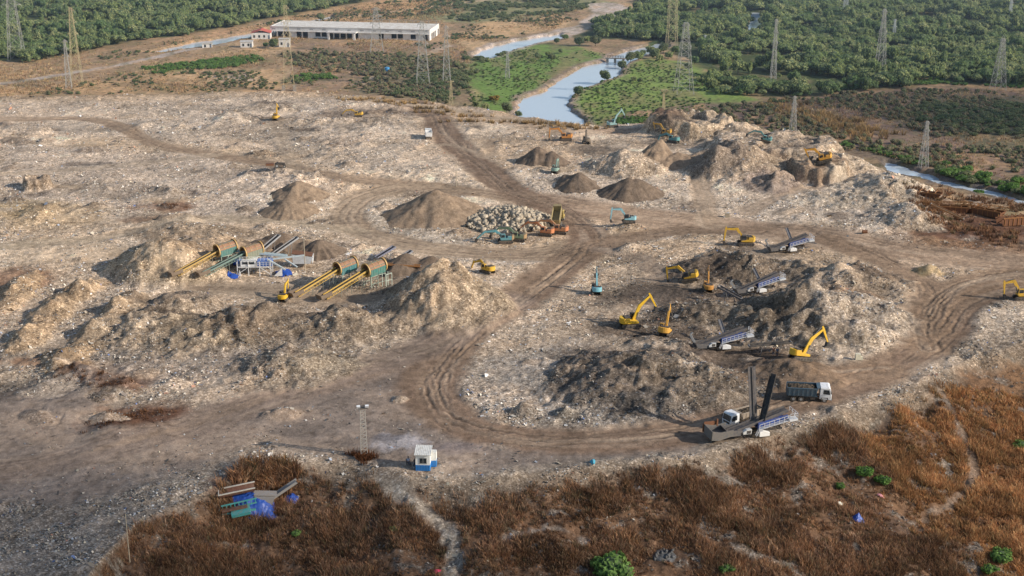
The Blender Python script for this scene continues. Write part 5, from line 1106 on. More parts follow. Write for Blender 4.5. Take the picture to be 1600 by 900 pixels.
def chair(px, py, rz, label, p=None):
    p = p or P(px, py); root = empty('plastic_chair', p, R(rz)); tag(root, label, 'chair', 'chairs beside the guard hut'); m = paintm((.05, .05, .06), .5, .3)
    MB().box((0, 0, .42), (.48, .46, .05)).build('seat', m, root); MB().box((0, .24, .72), (.46, .05, .55)).build('backrest', m, root)
    for i in (-1, 1):
        for j in (-1, 1): MB().bar((i*.2, j*.2, 0), (i*.2, j*.2, .42), .05).build('leg', m, root)
for (px, py, rz, sh, lb, lc) in ((638, 727, 40, (.45, .50, .62), 'person in a pale blue shirt sitting on the left chair beside the hut', 'left chair beside the hut, under the person in pale blue'), (649, 728, -10, (.05, .05, .06), 'person in dark clothes sitting on the chair nearer the hut', 'chair nearer the hut, under the person in dark clothes')):
    q = P(px, py); chair(0, 0, rz, lc, q); person(0, 0, rz, 'sit', sh, lb, q)
person(1208, 556, 20, 'stand', (.25, .12, .08), 'person in a reddish shirt standing left of the bright excavator on the soil bank'); person(1214, 557, -30, 'stand', (.10, .12, .16), 'person in dark clothes standing beside the reddish-shirted one')
M_tarp, nt, b = nmat('blue_tarpaulin'); b.inputs['Base Color'].default_value = (.018, .07, .33, 1); b.inputs['Roughness'].default_value = .45
def tarp(px, py, w_, d, h, rz, label, shape='heap', seed=0, mat=None, n=34, p=None):
    p = p or P(px, py); g = np.linspace(-1, 1, n); gx, gy = np.meshgrid(g, g, indexing='ij'); r = np.hypot(gx, gy)*(1+.25*vn(gx*2+seed, gy*2, seed))
    a = R(rz); wx = p.x+(gx*w_*math.cos(a)-gy*d*math.sin(a))/2; wy = p.y+(gx*w_*math.sin(a)+gy*d*math.cos(a))/2
    f = h*np.clip(1-r, 0, 1)**(.7 if shape == 'heap' else 1.4)+.10*np.abs(fbm(gx*6+seed, gy*6, seed, 3))*np.minimum(h, 1)*3+.06
    z = HZ(wx, wy)+f; idx = np.arange(n*n).reshape(n, n); q = np.stack([idx[:-1, :-1], idx[1:, :-1], idx[1:, 1:], idx[:-1, 1:]], -1).reshape(-1, 4)
    ce = (r.ravel()[q].mean(1) < 1.0+.2*vn(gx.ravel()[q].mean(1)*5, gy.ravel()[q].mean(1)*5, seed+3)); me = new_mesh('tarpaulin', np.stack([wx.ravel()-p.x, wy.ravel()-p.y, z.ravel()-p.z], 1), q[ce])
    o = link('tarpaulin', me, mat or M_tarp); o.location = p; so_ = o.modifiers.new('thick', 'SOLIDIFY'); so_.thickness = .03; tag(o, label, 'tarpaulin'); return o
tarp(1341, 812, 2.0, 1.8, 1.1, 20, 'crumpled bright blue tarpaulin peaked over rubbish on the grassy slope', 'peak', 2); tarp(443, 427, 3.4, 4.5, .9, 20, 'blue tarpaulin lying right of the sorting plant', seed=3); tarp(372, 414, 2.6, 3, 1.4, 20, 'blue tarpaulin heaped at the left end of the sorting plant', seed=4); tarp(365, 433, 2.5, 3, .5, 0, 'low blue tarpaulin on the ground before the sorting plant', seed=6)
tarp(1392, 0, 1.2, 1, .4, 0, 'small pink sheet caught on the slope', seed=5, mat=paintm((.6, .25, .28), .8, .1), p=P(1376, 777)); tarp(0, 0, 1.0, .9, .35, 0, 'small white sheet left of the peaked blue tarpaulin', seed=7, mat=paintm((.75, .72, .6), .8, .1), p=P(1312, 790)); tarp(0, 0, 1.3, .8, .3, 0, 'red cloth at the foot of the worn path', seed=8, mat=paintm((.55, .05, .10), .8, .1), p=P(682, 896))
tarp(0, 0, .9, 1.3, .5, 0, 'small turquoise rag hanging at the grass edge below the haul road', seed=9, mat=paintm((.05, .30, .42), .8, .1), p=P(926, 725))
# dumped plant wrapped in blue sheeting
def derelict():
    p = P(372, 800); root = empty('derelict_machine', p, R(12)); tag(root, 'dumped turquoise and rust machine hulk lying in brown grass at the lower left', 'scrap machine'); mt = paintm((.05, .34, .34), .5, .45); mr = paintm((.16, .07, .045), .85, .3)
    tr = MB(); n = 12; A, B_ = (-2.6, .9), (2.4, 1.9)
    for k in range(n):
        a0, a1 = math.pi+math.pi*k/n, math.pi+math.pi*(k+1)/n
        tr.quad((A[0], 1.6+1.0*math.cos(a0), 2.6+.9*math.sin(a0)), (2.6, 1.6+1.0*math.cos(a0), 3.3+.9*math.sin(a0)), (2.6, 1.6+1.0*math.cos(a1), 3.3+.9*math.sin(a1)), (A[0], 1.6+1.0*math.cos(a1), 2.6+.9*math.sin(a1)))
    tr.build('trough', mr, root); rim = MB()
    for y in (.55, 2.65): rim.bar((-2.7, y, 2.62), (2.7, y, 3.32), .16, .16)
    rim.bar((-2.65, .55, 2.62), (-2.65, 2.65, 2.62), .14); rim.build('rim', paintm((.62, .58, .5), .7, .3), root)
    fr = MB()
    for z0, z1 in ((1.2, 2.0), (.5, 1.3)):
        fr.bar((-2.4, -.2, z0), (2.8, -.2, z0+.8), .14, .2)
    for k in range(9): x = -2.2+k*.6; fr.bar((x, -.2, .55+.154*(x+2.4)), (x, -.2, 1.25+.154*(x+2.4)), .12)
    fr.bar((-2.7, -.5, .1), (-2.5, 1.6, 1.5), .25, .5); fr.bar((-2.4, -1.0, .2), (2.6, -1.0, .6), .2, .3); fr.build('frame', mt, root)
    MB().box((.4, -1.2, .55), (2.8, 1.5, .5), Euler((.3, -.15, 0)).to_matrix()).build('side_cover', mt, root); MB().bar((-2.3, -.8, .7), (1.4, -.8, 1.15), .9, .12).build('floor', mr, root)
    p2 = P(418, 792); r2 = empty('scrap_hopper', p2, R(8)); tag(r2, 'grey steel scrap hopper with a broken belt rising to the right, beside the turquoise hulk', 'scrap machine'); mg = paintm((.28, .27, .26), .7, .5)
    MB().prism([(-1.2, .2), (.6, .2), (1.2, 1.9), (-1.8, 2.2)], -.9, .9).build('hopper', mg, r2); MB().bar((-1.9, 0, 2.4), (1.5, .2, 2.0), 1.6, .1).build('cover', mg, r2)
    lg = MB(); 
    for x in (-1.3, .8):
        for y in (-.8, .8): lg.bar((x, y, -.5), (x*.9, y, 1.6), .14)
    lg.build('leg', M_rust, r2); MB().bar((1.0, .4, 1.4), (4.4, 1.6, 3.1), 1.1, .16).build('belt', mg, r2); b2 = MB(); b2.bar((1.0, -.2, 1.5), (4.4, 1.0, 3.2), .1, .4); b2.bar((1.0, 1.0, 1.5), (4.4, 2.2, 3.2), .1, .4); b2.build('belt_frame', M_steel, r2)
    tarp(0, 0, 6.4, 5.2, 2.3, 10, 'big creased blue tarpaulin slung between the turquoise hulk and the grey scrap hopper', seed=12, p=P(398, 795), n=48); tarp(0, 0, 2.2, 1.8, .6, 0, 'strip of blue sheeting right of the grey scrap hopper', seed=13, p=P(455, 784))
derelict()
# rusting hulks on the right
def hulk(px, py, rz, L_, label, boom=True, seed=0, h=1.5, w_=3.0):
    p = P(px, py); root = empty('rusty_hulk', p, R(rz)); tag(root, label, 'scrap machine', 'rusting machinery dumped at the right edge'); hb = MB()
    for sy in (-1, 1): hb.prism([(-L_/2, .1), (L_/2-.8, .1), (L_/2, h), (-L_/2-.5, h*.85)], sy*w_/2-.06, sy*w_/2+.06)
    hb.prism([(-L_/2, 0), (L_/2-.8, 0), (L_/2-.8, .12), (-L_/2, .12)], -w_/2, w_/2); hb.bar((L_/2-.6, 0, .1), (L_/2, 0, h), w_, .1); hb.build('hull', M_rust, root)
    fr = MB()
    for k in range(7):
        x = -L_/2+.4+k*(L_-1)/6; fr.bar((x, -w_/2-.1, .1), (x, -w_/2-.1, h), .14); fr.bar((x, w_/2+.1, .1), (x, w_/2+.1, h+.3), .14)
        if k % 2: fr.bar((x, -w_/2, h+.1), (x, w_/2, h+.3), .16)
    fr.bar((-L_/2, -w_/2, h+.1), (L_/2, -w_/2, h+.15), .2, .25); fr.build('frame', paintm((.34, .15, .05), .85, .6, dirtc=(.12, .06, .03)), root)
    if boom:
        bo = MB(); A = Vector((-L_*.75, .6, h*.9)); B_ = Vector((L_*.6, .2, h*.7+1))
        for oy in (-.5, .5):
            for oz in (0, .7): bo.bar(A+Vector((0, oy, oz)), B_+Vector((0, oy, oz)), .14)
        for k in range(9):
            q, q2 = A.lerp(B_, k/9), A.lerp(B_, (k+1)/9)
            for oy in (-.5, .5): bo.bar(q+Vector((0, oy, 0)), q2+Vector((0, oy, .7)), .08)
            bo.bar(q+Vector((0, -.5, .7)), q+Vector((0, .5, .7)), .08)
        bo.build('lattice_boom', paintm((.42, .20, .07), .85, .5, dirtc=(.15, .07, .03)), root)
hulk(1484, 331, -14, 9, 'rust-red open hull with orange frame, leftmost of the scrap beyond the haul road'); hulk(1540, 336, -44, 9, 'dark rusted hull with a lattice boom, middle of the scrap beyond the haul road', seed=2); hulk(1585, 350, 12, 8, 'brown rusted hull at the right photo edge in the scrap row', False, 3, 1.9); hulk(1450, 306, -30, 7, 'low rusty frame nearest the creek in the row of scrap', False, 4, 1.0)
belt(1505, 345, 158, 8, .3, 3.4, 'rusty orange conveyor leaning over the row of scrap hulls', (.42, .20, .07), 1.1, True)
c_ = MB().box((0, 0, .5), (1.1, .9, 1.0)).box((0, 0, 1.03), (1.2, 1.0, .06)).build('metal_crate', paintm((.35, .30, .22), .7, .5)); c_.location = P(1136, 340); tag(c_, 'small pale crate standing on the refuse above the haul road', 'crate')
c_ = MB().box((0, 0, .6), (.9, .7, 1.1)).box((.5, 0, .3), (.8, .6, .6)).build('metal_crate', paintm((.7, .66, .5), .7, .2)); c_.location = P(1340, 562); tag(c_, 'cream box beside the haul road near the bright excavator', 'crate')
c_ = MB().cyl((-.6, 0, .4), (.6, 0, .4), .42, n=14).build('oil_drum', M_rust); c_.location = P(1351, 365); tag(c_, 'rusty drum lying on pale refuse above the haul road', 'drum')
def tractor(px, py, rz, label):
    p = P(px, py); root = empty('tractor', p, R(rz)); tag(root, label, 'tractor')
    MB().prism([(-.9, .7), (1.5, .7), (1.5, 1.3), (.2, 1.45), (-.9, 1.2)], -.4, .4).build('body', M_dark, root); MB().box((-.5, 0, 1.45), (.5, .6, .15)).build('seat', M_black, root)
    for x, r_ in ((-.7, .65), (1.3, .4)):
        for sy in (-1, 1): wheel(root, x, sy*.7, r_, .3)
    MB().box((-2.6, 0, 1.0), (2.2, 1.5, .5)).build('trailer', M_rust, root)
tractor(437, 262, 8, 'dark small tractor with a trailer on the far haul track')
# ------------------------------------------------------------------ foliage
def foliage(name, c1, c2, c3, trans=.35, sc=.035):
    m, nt, b = nmat(name); L_ = nt.links
    oi = nd(nt, 'ShaderNodeObjectInfo'); g_ = nd(nt, 'ShaderNodeNewGeometry'); n = nd(nt, 'ShaderNodeTexNoise', i_Scale=sc, i_Detail=3.0); L_.new(g_.outputs['Position'], n.inputs['Vector'])
    mr = nd(nt, 'ShaderNodeMapRange'); mr.inputs[1].default_value = .38; mr.inputs[2].default_value = .62; L_.new(n.outputs[0], mr.inputs[0])
    a = mixn(nt, c1, c2, mr.outputs[0]); ra = nd(nt, 'ShaderNodeMath', operation='POWER'); L_.new(oi.outputs['Random'], ra.inputs[0]); ra.inputs[1].default_value = 2.2
    c = mixn(nt, a, c3, ra.outputs[0]); n2_ = nd(nt, 'ShaderNodeTexNoise', i_Scale=2.5, i_Detail=2.0); L_.new(g_.outputs['Position'], n2_.inputs['Vector'])
    r = ramp(nt, [(.3, (.5, .5, .5)), (.7, (1.5, 1.5, 1.4))]); L_.new(n2_.outputs[0], r.inputs[0]); c = mixn(nt, c, r.outputs[0], 1.0, 'MULTIPLY')
    L_.new(c, b.inputs['Base Color']); b.inputs['Roughness'].default_value = .75; b.inputs['Specular IOR Level'].default_value = .2
    tr = nd(nt, 'ShaderNodeBsdfTranslucent'); L_.new(c, tr.inputs[0]); mx = nd(nt, 'ShaderNodeMixShader', i_Fac=trans); L_.new(b.outputs[0], mx.inputs[1]); L_.new(tr.outputs[0], mx.inputs[2]); L_.new(mx.outputs[0], nt.nodes['Material Output'].inputs[0]); return m
M_leaf = foliage('mangrove_leaves', (.13, .22, .085), (.29, .345, .125), (.42, .43, .21)); M_bush = foliage('bright_leaves', (.09, .19, .045), (.15, .27, .065), (.21, .32, .10)); M_dry = foliage('dry_twigs', (.30, .22, .17), (.40, .29, .21), (.28, .28, .14)); M_flame = foliage('flame_flowers', (.55, .12, .03), (.6, .2, .04), (.3, .2, .04)); M_core = paintm((.05, .085, .03), .95, 0); M_dusk = foliage('dull_leaves', (.11, .16, .075), (.18, .21, .095), (.24, .25, .14))
M_bark = paintm((.12, .09, .065), .95, .3)
def crown_mesh(name, rx, rz, nlobe, nleaf, size, mat, seed, base=.9, flat=.6, core=True, spread=1.0):
    r_ = np.random.default_rng(seed); V = []; Fq = []; mi = []
    lob = [(np.array([0, 0, base+rz*.5]), rx*.72, rz*.55)]
    for k in range(nlobe):
        a = k*2.4+r_.uniform(-.4, .4); d = rx*r_.uniform(.3, .75)*spread; lob.append((np.array([d*math.cos(a), d*math.sin(a), base+rz*r_.uniform(.25, .78)]), rx*r_.uniform(.32, .5), rz*r_.uniform(.24, .38)))
    for c, ra, rh in lob:
        if core:
            o = len(V); n, m = 8, 5
            for i in range(m+1):
                for j in range(n):
                    t = math.pi*i/m; f = 2*math.pi*j/n; V.append(c+np.array([ra*math.sin(t)*math.cos(f), ra*math.sin(t)*math.sin(f), rh*math.cos(t)])*.80)
            for i in range(m):
                for j in range(n): Fq.append((o+i*n+j, o+i*n+(j+1) % n, o+(i+1)*n+(j+1) % n, o+(i+1)*n+j)); mi.append(1)
        for k in range(nleaf):
            d = r_.normal(size=3); d /= np.linalg.norm(d); d[2] = d[2]*.8+.15; p_ = c+d*np.array([ra, ra, rh])*r_.uniform(.82, 1.12)
            nn = d*.9+r_.normal(size=3)*.55; nn /= np.linalg.norm(nn); u = np.cross(nn, r_.normal(size=3)); u /= np.linalg.norm(u); v = np.cross(nn, u); s = size*r_.uniform(.6, 1.3); o = len(V)
            V += [p_-u*s, p_-v*s*flat, p_+u*s, p_+v*s*flat]; Fq.append((o, o+1, o+2, o+3)); mi.append(0)
    me = new_mesh(name, V, Fq); me.materials.append(mat); me.materials.append(M_core); me.polygons.foreach_set('material_index', np.array(mi, np.int32)); return me
def trunk_mesh(name, h, r, seed):
    m = MB(); rs = random.Random(seed); p = Vector((0, 0, -.3)); q = Vector((rs.uniform(-.2, .2), rs.uniform(-.2, .2), h*.55)); m.cyl(p, q, r, r*.7, n=7)
    for k in range(4): a = k*1.57+rs.uniform(-.4, .4); m.cyl(q-Vector((0, 0, .1)), q+Vector((math.cos(a)*h*.35, math.sin(a)*h*.35, h*.4)), r*.55, r*.2, n=5)
    me = bpy.data.meshes.new(name); me.from_pydata([tuple(v) for v in m.v], [], m.f); me.materials.append(M_bark); return me
def place_tree(name, cm, tm, x, y, s, rz, label, cat='tree', group=None, z=None, sz=None):
    r_ = empty(name, (x, y, float(HZ(x, y)) if z is None else z), rz); r_.scale = (s, s, sz or s); tag(r_, label, cat, group)
    c = bpy.data.objects.new('crown', cm); col.objects.link(c); c.parent = r_; t_ = bpy.data.objects.new('trunk', tm); col.objects.link(t_); t_.parent = r_; return r_, c
def wpip(x, y, poly, a=9.0):
    return pip(x+a*fbm(x/13+3, y/13, 1, 4, .6), y+a*1.6*fbm(x/13, y/13+8, 4, 4, .6), poly)
def pip(x, y, poly):
    c = np.zeros(len(x), bool); P_ = np.array(poly)
    for (x1, y1), (x2, y2) in zip(P_, np.roll(P_, -1, 0)):
        if y1 == y2: continue
        c ^= ((y1 > y) != (y2 > y)) & (x < (x2-x1)*(y-y1)/(y2-y1)+x1)
    return c
def jitter_grid(x0, x1, y0, y1, s, seed):
    r_ = np.random.default_rng(seed); gx, gy = np.meshgrid(np.arange(x0, x1, s), np.arange(y0, y1, s)); gx = gx.ravel()+r_.uniform(-.45, .45, gx.size)*s; gy = gy.ravel()+r_.uniform(-.45, .45, gy.size)*s; return gx, gy
waterpolys = [W(q, L) for q in (river, creekR, canalL, pond, pond2, pond3, mudL)]
def dry_land(x, y):
    m = np.ones(len(x), bool)
    for q in waterpolys: m &= ~pip(x, y, q)
    return m & (grid_at(WATER, x, y) < .05)
woodL = W([(-600, 112), (0, 97), (67, 95), (120, 84), (175, 73), (212, 65), (275, 58), (350, 44), (400, 34), (475, 21), (525, 12), (600, -6), (600, -80), (-600, -80)], L)
woodR = W([(1012, 64), (960, 60), (925, 58), (938, 34), (975, 26), (1020, 14), (985, -6), (960, -20), (960, -80), (2300, -80), (2300, 160), (1600, 136), (1440, 132), (1300, 150), (1200, 153), (1150, 146), (1100, 142), (1085, 128), (1125, 112), (1110, 100), (1060, 88), (1040, 76), (1030, 62)], L)
crowns = [crown_mesh('mangrove_crown', 2.6, 3.4, 9, 56, .26, M_leaf, 1, spread=1.1), crown_mesh('mangrove_crown', 2.2, 4.4, 8, 56, .26, M_leaf, 2, base=1.0, spread=.9), crown_mesh('mangrove_crown', 3.2, 2.9, 12, 50, .28, M_leaf, 3, base=.5, spread=1.2), crown_mesh('mangrove_crown', 1.9, 2.6, 6, 52, .24, M_leaf, 4, base=.5), crown_mesh('mangrove_crown', 2.9, 3.6, 7, 60, .28, M_leaf, 5, base=.5, spread=1.35), crown_mesh('mangrove_crown', 1.6, 5.0, 6, 60, .26, M_leaf, 6, base=.8)]
trunks = [trunk_mesh('mangrove_trunk', 3.0, .16, k) for k in range(6)]
gx, gy = jitter_grid(-560, 620, 420, 1250, 4.3, 1)
inw = wpip(gx, gy, woodL, 7) | wpip(gx, gy, woodR, 7); gx, gy = gx[inw], gy[inw]; k_ = (np.abs(gx) < .60*gy) & dry_land(gx, gy); gx, gy = gx[k_], gy[k_]
dn_ = fbm(gx/26, gy/26, 3, 3); r_ = np.random.default_rng(9)
clear = sst(210, 120, gx)*sst(690, 600, gy)*(gx > 0) if False else (gx > 0)*(1-sst(150, 200, gx))*(1-sst(640, 720, gy))
k_ = (r_.random(len(gx)) < sst(-.42, -.12, dn_-.38*clear)+.10); gx, gy = gx[k_], gy[k_]
sc_ = r_.uniform(.62, 1.4, len(gx))*(1+.28*fbm(gx/40, gy/40, 5, 2)); sc_ *= np.where(gx < 0, 1.0, 1.08)
vi_ = r_.choice(6, len(gx), p=[.22, .15, .22, .2, .15, .06]); rz_ = r_.uniform(0, 6.28, len(gx))
vis = (np.abs(gx) < .385*gy) & (gy < 900); order = np.argsort(np.where(vis, gy/sc_, 1e9)); first = order[:297]; rest = order[297:]
for k in first:
    right = gx[k] > 0
    place_tree('mangrove_tree', crowns[vi_[k]], trunks[vi_[k]], gx[k], gy[k], float(sc_[k]), float(rz_[k]), 'round-crowned green mangrove tree in the dense front ranks of the wood behind the tip' , 'tree', 'mangrove trees at the front of the wood')
# prototypes for the mass of the wood are the crowns of standing trees
def scatter(name, x, y, z, sc, rz, vi, meshes, seed=0):
    """one object: points carrying instances of the given crown meshes"""
    me = bpy.data.meshes.new(name); me.vertices.add(len(x)); me.vertices.foreach_set('co', np.stack([x, y, z], 1).astype(np.float32).ravel())
    for nm, ty, dat in (('sc', 'FLOAT', sc), ('rz', 'FLOAT', rz), ('vi', 'INT', vi)):
        a = me.attributes.new(nm, ty, 'POINT'); a.data.foreach_set('value', np.asarray(dat, np.float32 if ty == 'FLOAT' else np.int32))
    o = bpy.data.objects.new(name, me); col.objects.link(o)
    ng = bpy.data.node_groups.new(name+'_nodes', 'GeometryNodeTree'); ng.interface.new_socket('Geometry', in_out='INPUT', socket_type='NodeSocketGeometry'); ng.interface.new_socket('Geometry', in_out='OUTPUT', socket_type='NodeSocketGeometry')
    gi = ng.nodes.new('NodeGroupInput'); go = ng.nodes.new('NodeGroupOutput'); ip = ng.nodes.new('GeometryNodeInstanceOnPoints'); G2 = ng.nodes.new('GeometryNodeGeometryToInstance'); lk = ng.links
    for src in meshes[::-1]:
        oi = ng.nodes.new('GeometryNodeObjectInfo'); oi.inputs['Object'].default_value = src; oi.transform_space = 'ORIGINAL'; lk.new(oi.outputs['Geometry'], G2.inputs[0])
    def na(nm, ty):
        n = ng.nodes.new('GeometryNodeInputNamedAttribute'); n.data_type = ty; n.inputs[0].default_value = nm; return n.outputs[0]
    cx = ng.nodes.new('ShaderNodeCombineXYZ'); lk.new(na('rz', 'FLOAT'), cx.inputs[2]); e2 = ng.nodes.new('FunctionNodeEulerToRotation'); lk.new(cx.outputs[0], e2.inputs[0])
    lk.new(gi.outputs[0], ip.inputs['Points']); lk.new(G2.outputs[0], ip.inputs['Instance']); ip.inputs['Pick Instance'].default_value = True; lk.new(na('vi', 'INT'), ip.inputs['Instance Index']); lk.new(e2.outputs[0], ip.inputs['Rotation']); lk.new(na('sc', 'FLOAT'), ip.inputs['Scale']); lk.new(ip.outputs[0], go.inputs[0])
    md = o.modifiers.new('scatter', 'NODES'); md.node_group = ng; return o
protos = [[o for o in bpy.data.objects if o.type == 'MESH' and o.data == m and o.name.startswith('crown')][0] for m in crowns]
wood = scatter('mangrove_wood', gx[rest], gy[rest], HZ(gx[rest], gy[rest]), sc_[rest], rz_[rest], vi_[rest], protos); tag(wood, 'dense green mangrove wood covering the low ground behind the tip', 'wood', kind='stuff')
print('TREES', len(gx))
stem_ = trunk_mesh('bush_stem', .7, .09, 9)
# single trees one can point at
bigc = [crown_mesh('tree_crown', 3.0, 4.6, 10, 90, .34, M_dusk, 11, base=1.0), crown_mesh('tree_crown', 2.7, 3.6, 9, 90, .32, M_leaf, 12, base=.6)]
def tree_px(px, py, s, label, cm=None, group=None, cat='tree', name='tree', sz=None, z=L):
    x, y = G(px, py, z); return place_tree(name, cm or bigc[0], trunks[0], x, y, s, px*.37, label, cat, group, sz=sz)
tree_px(945, 128, .9, 'round dark green tree standing alone at the point of the river bank'); tree_px(904, 150, .72, 'small round dark tree on the river edge, nearer of the two')
tree_px(428, 76, .85, 'dark green tree in front of the red-roofed white house'); tree_px(501, 33, .8, 'lone dark green tree behind the long derelict building'); tree_px(415, 74, .5, 'small pale bush between the flat shed and the dark tree', bigc[1])
tree_px(772, 158, .72, 'tree covered in orange-red flowers at the meadow edge', crown_mesh('flame_crown', 2.8, 2.6, 7, 80, .32, M_flame, 13), sz=.6); tree_px(567, 54, .5, 'small olive tree growing on the roof side of the derelict building', bigc[1]); tree_px(634, 55, .55, 'small pale green tree before the right half of the derelict building', bigc[1])
rt = np.random.default_rng(21)
for k, (px, py, s) in enumerate([(792, 178, .8), (758, 172, .6), (810, 176, .5), (745, 168, .55), (862, 96, .65), (856, 88, .5), (905, 72, .8), (918, 66, .7), (930, 72, .95), (944, 60, .9), (955, 52, .9), (965, 58, .8), (972, 46, .9), (985, 52, .9), (996, 44, .9), (1008, 50, .9), (1015, 40, .9), (935, 45, .8), (985, 98, .9), (998, 94, .9), (972, 104, .7), (1016, 82, .8), (1022, 92, .8), (1045, 92, .7), (1100, 88, .8), (820, 86, .45), (870, 68, .5), (883, 62, .6), (876, 84, .4), (1118, 125, .7), (1135, 140, .8), (1122, 148, .5), (1108, 140, .6), (990, 128, .5), (1000, 130, .4), (1024, 88, .8), (1036, 84, .9), (1030, 96, .7), (1004, 88, .6), (1056, 84, .8), (840, 92, .5), (832, 98, .45), (800, 110, .4), (1085, 100, .8), (1075, 110, .6), (1060, 122, .5)]):
    tree_px(px, py, s, 'leafy tree of the loose group along the meadow and river bank', bigc[k % 2], 'loose trees along the meadow and river')
bc = [crown_mesh('bush_crown', 1.7, 1.7, 6, 90, .22, M_bush, 14, base=0), crown_mesh('bush_crown', 1.6, 1.5, 5, 80, .22, M_bush, 15, base=0)]
for px, py, s, lb in [(1477, 258, 1.0, 'bright green bush by the creek, right of the creek pylon'), (1500, 268, .7, 'small bright green bush between two bigger ones along the creek'), (1512, 268, 1.15, 'bright green round bush, second big one right of the creek pylon'), (1538, 280, 1.5, 'largest bright green bush on the creek bank'), (1528, 296, 1.1, 'pale green bush overhanging the creek water'), (1588, 288, 1.3, 'bright green bush on the creek bank at the right edge'), (1418, 248, .7, 'green bush just left of the creek pylon'), (1452, 250, .6, 'small green bush touching the creek pylon on its right'), (955, 898, 1.9, 'big bright green bush at the bottom edge of the photo'), (1352, 745, .9, 'green bush in the hollow of the brown slope, left of its twin'), (1380, 760, .8, 'green bush in the hollow of the brown slope, right of its twin'), (1312, 766, .55, 'small bright green bush at the left of the slope hollow'), (1562, 880, 1.2, 'green bush near the lower right corner'), (1545, 895, .8, 'smaller green bush beside the one near the lower right corner'), (462, 838, .5, 'small green bush in brown grass below the dumped hulks'), (1135, 895, .7, 'dull green bush at the lower edge right of the big one'), (617, 830, .45, 'small green plant in the brown grass beside the worn path'), (1595, 700, .9, 'dull green bush on the slope at the right edge')]:
    low_ = py < 320; q = Vector((*G(px, py, L), 0)) if low_ else P(px, py); place_tree('bush', bc[int(px) % 2], stem_, q.x, q.y, s, px*.2, lb, 'bush', z=float(HZ(q.x, q.y))-.1*s)
# hedge-like green strips and scrub: masses without countable members
def mass(name, polys, spacing, meshes, smin, smax, label, cat, z=L, dens=0.0, seed=0, dcut=-.2, edge=10.0):
    allx, ally = [], []
    for q in polys:
        wq = np.array(W(q, z)); lo, hi = wq.min(0), wq.max(0); x, y = jitter_grid(lo[0], hi[0], lo[1], hi[1], spacing, seed); k = wpip(x, y, wq, edge); allx.append(x[k]); ally.append(y[k])
    x = np.concatenate(allx); y = np.concatenate(ally); d = fbm(x/16, y/16, seed+3, 4); rr = np.random.default_rng(seed); k = (d > dcut+rr.uniform(-.15, .15, len(x))) & dry_land(x, y); x, y, d = x[k], y[k], d[k]
    s = rr.uniform(smin, smax, len(x))*(1+.4*d); o = scatter(name, x, y, HZ(x, y)-.05, s, rr.uniform(0, 6.28, len(x)), rr.integers(0, len(meshes), len(x)), meshes); tag(o, label, cat, kind='stuff'); print(name, len(x)); return o
def proto(px, py, s, me, name, label, z=L):
    x, y = G(px, py, z); r0, c = place_tree(name, me, stem_, x, y, s, 1.0, label, 'bush'); return c
scr = [crown_mesh('scrub_crown', 1.8, 1.6, 6, 60, .24, M_dry, 16, base=0, flat=.35), crown_mesh('scrub_crown', 1.5, 2.0, 5, 55, .24, M_dry, 17, base=0, flat=.3)]
pd = [proto(1290, 190, .9, scr[0], 'dry_shrub', 'low brown leafless shrub in the scrub field left of the creek pylon'), proto(1350, 215, .8, scr[1], 'dry_shrub', 'upright brown shrub in the scrub field nearest the creek')]
dg = [crown_mesh('scrub_crown', 1.9, 1.7, 6, 70, .26, M_dusk, 18, base=0), crown_mesh('scrub_crown', 1.6, 1.4, 5, 60, .24, M_dusk, 19, base=0)]
pg = [proto(1440, 190, 1.0, dg[0], 'green_shrub', 'dark green shrub at the left end of the dark green thicket'), proto(1230, 160, .8, dg[1], 'green_shrub', 'dark green shrub at the foot of the wood behind the refuse mounds')]
pb = [o for o in bpy.data.objects if o.type == 'MESH' and o.data == bc[0]][:1]+[o for o in bpy.data.objects if o.type == 'MESH' and o.data == bc[1]][:1]
mass('dry_scrub', [[(1010, 188), (1200, 158), (1440, 140), (1900, 150), (1900, 300), (1600, 285), (1400, 250), (1240, 218)], [(560, 148), (600, 112), (700, 100), (735, 110), (740, 168), (650, 158)], [(450, 84), (700, 84), (700, 108), (580, 118), (460, 112)]], 3.2, pd, .45, .95, 'brown and purplish dry scrub on the low fields', 'scrub', dcut=-.12, seed=31)
mass('green_scrub', [[(1440, 160), (1900, 170), (1900, 255), (1600, 248), (1480, 212), (1400, 185)], [(1180, 160), (1330, 152), (1300, 170), (1200, 172)], [(590, 150), (650, 118), (740, 90), (790, 72), (740, 120), (735, 160)], [(650, 28), (700, -10), (900, -10), (950, 5), (880, 20), (740, 34)]], 3.0, pg, .5, 1.05, 'dark green thickets on the low fields', 'scrub', dcut=-.05, seed=32)
mass('meadow_growth', [[(738, 170), (734, 100), (765, 76), (860, 66), (905, 72), (950, 86), (880, 104), (805, 160)], [(885, 178), (885, 148), (925, 133), (965, 118), (980, 100), (1040, 94), (1100, 120), (1150, 142), (1200, 158), (1080, 172), (1000, 188), (930, 196)]], 2.4, [*pb, *pg], .12, .36, 'bright green marsh plants on the river meadow', 'meadow', dcut=-.12, seed=33, edge=4)
mass('bright_scrub', [[(225, 106), (300, 97), (400, 87), (425, 95), (330, 106), (240, 117)], [(1280, 144), (1420, 132), (1600, 140), (1600, 128), (1440, 124), (1300, 136)], [(1245, 218), (1330, 224), (1332, 232), (1245, 226)], [(1360, 230), (1470, 258), (1470, 266), (1360, 240)], [(460, 118), (520, 116), (530, 126), (470, 128)], [(960, 185), (1010, 178), (1015, 192), (970, 198)]], 2.0, pb, .4, .8, 'bright green low growth in strips along ditches and field edges', 'scrub', dcut=-.25, seed=34, edge=5)
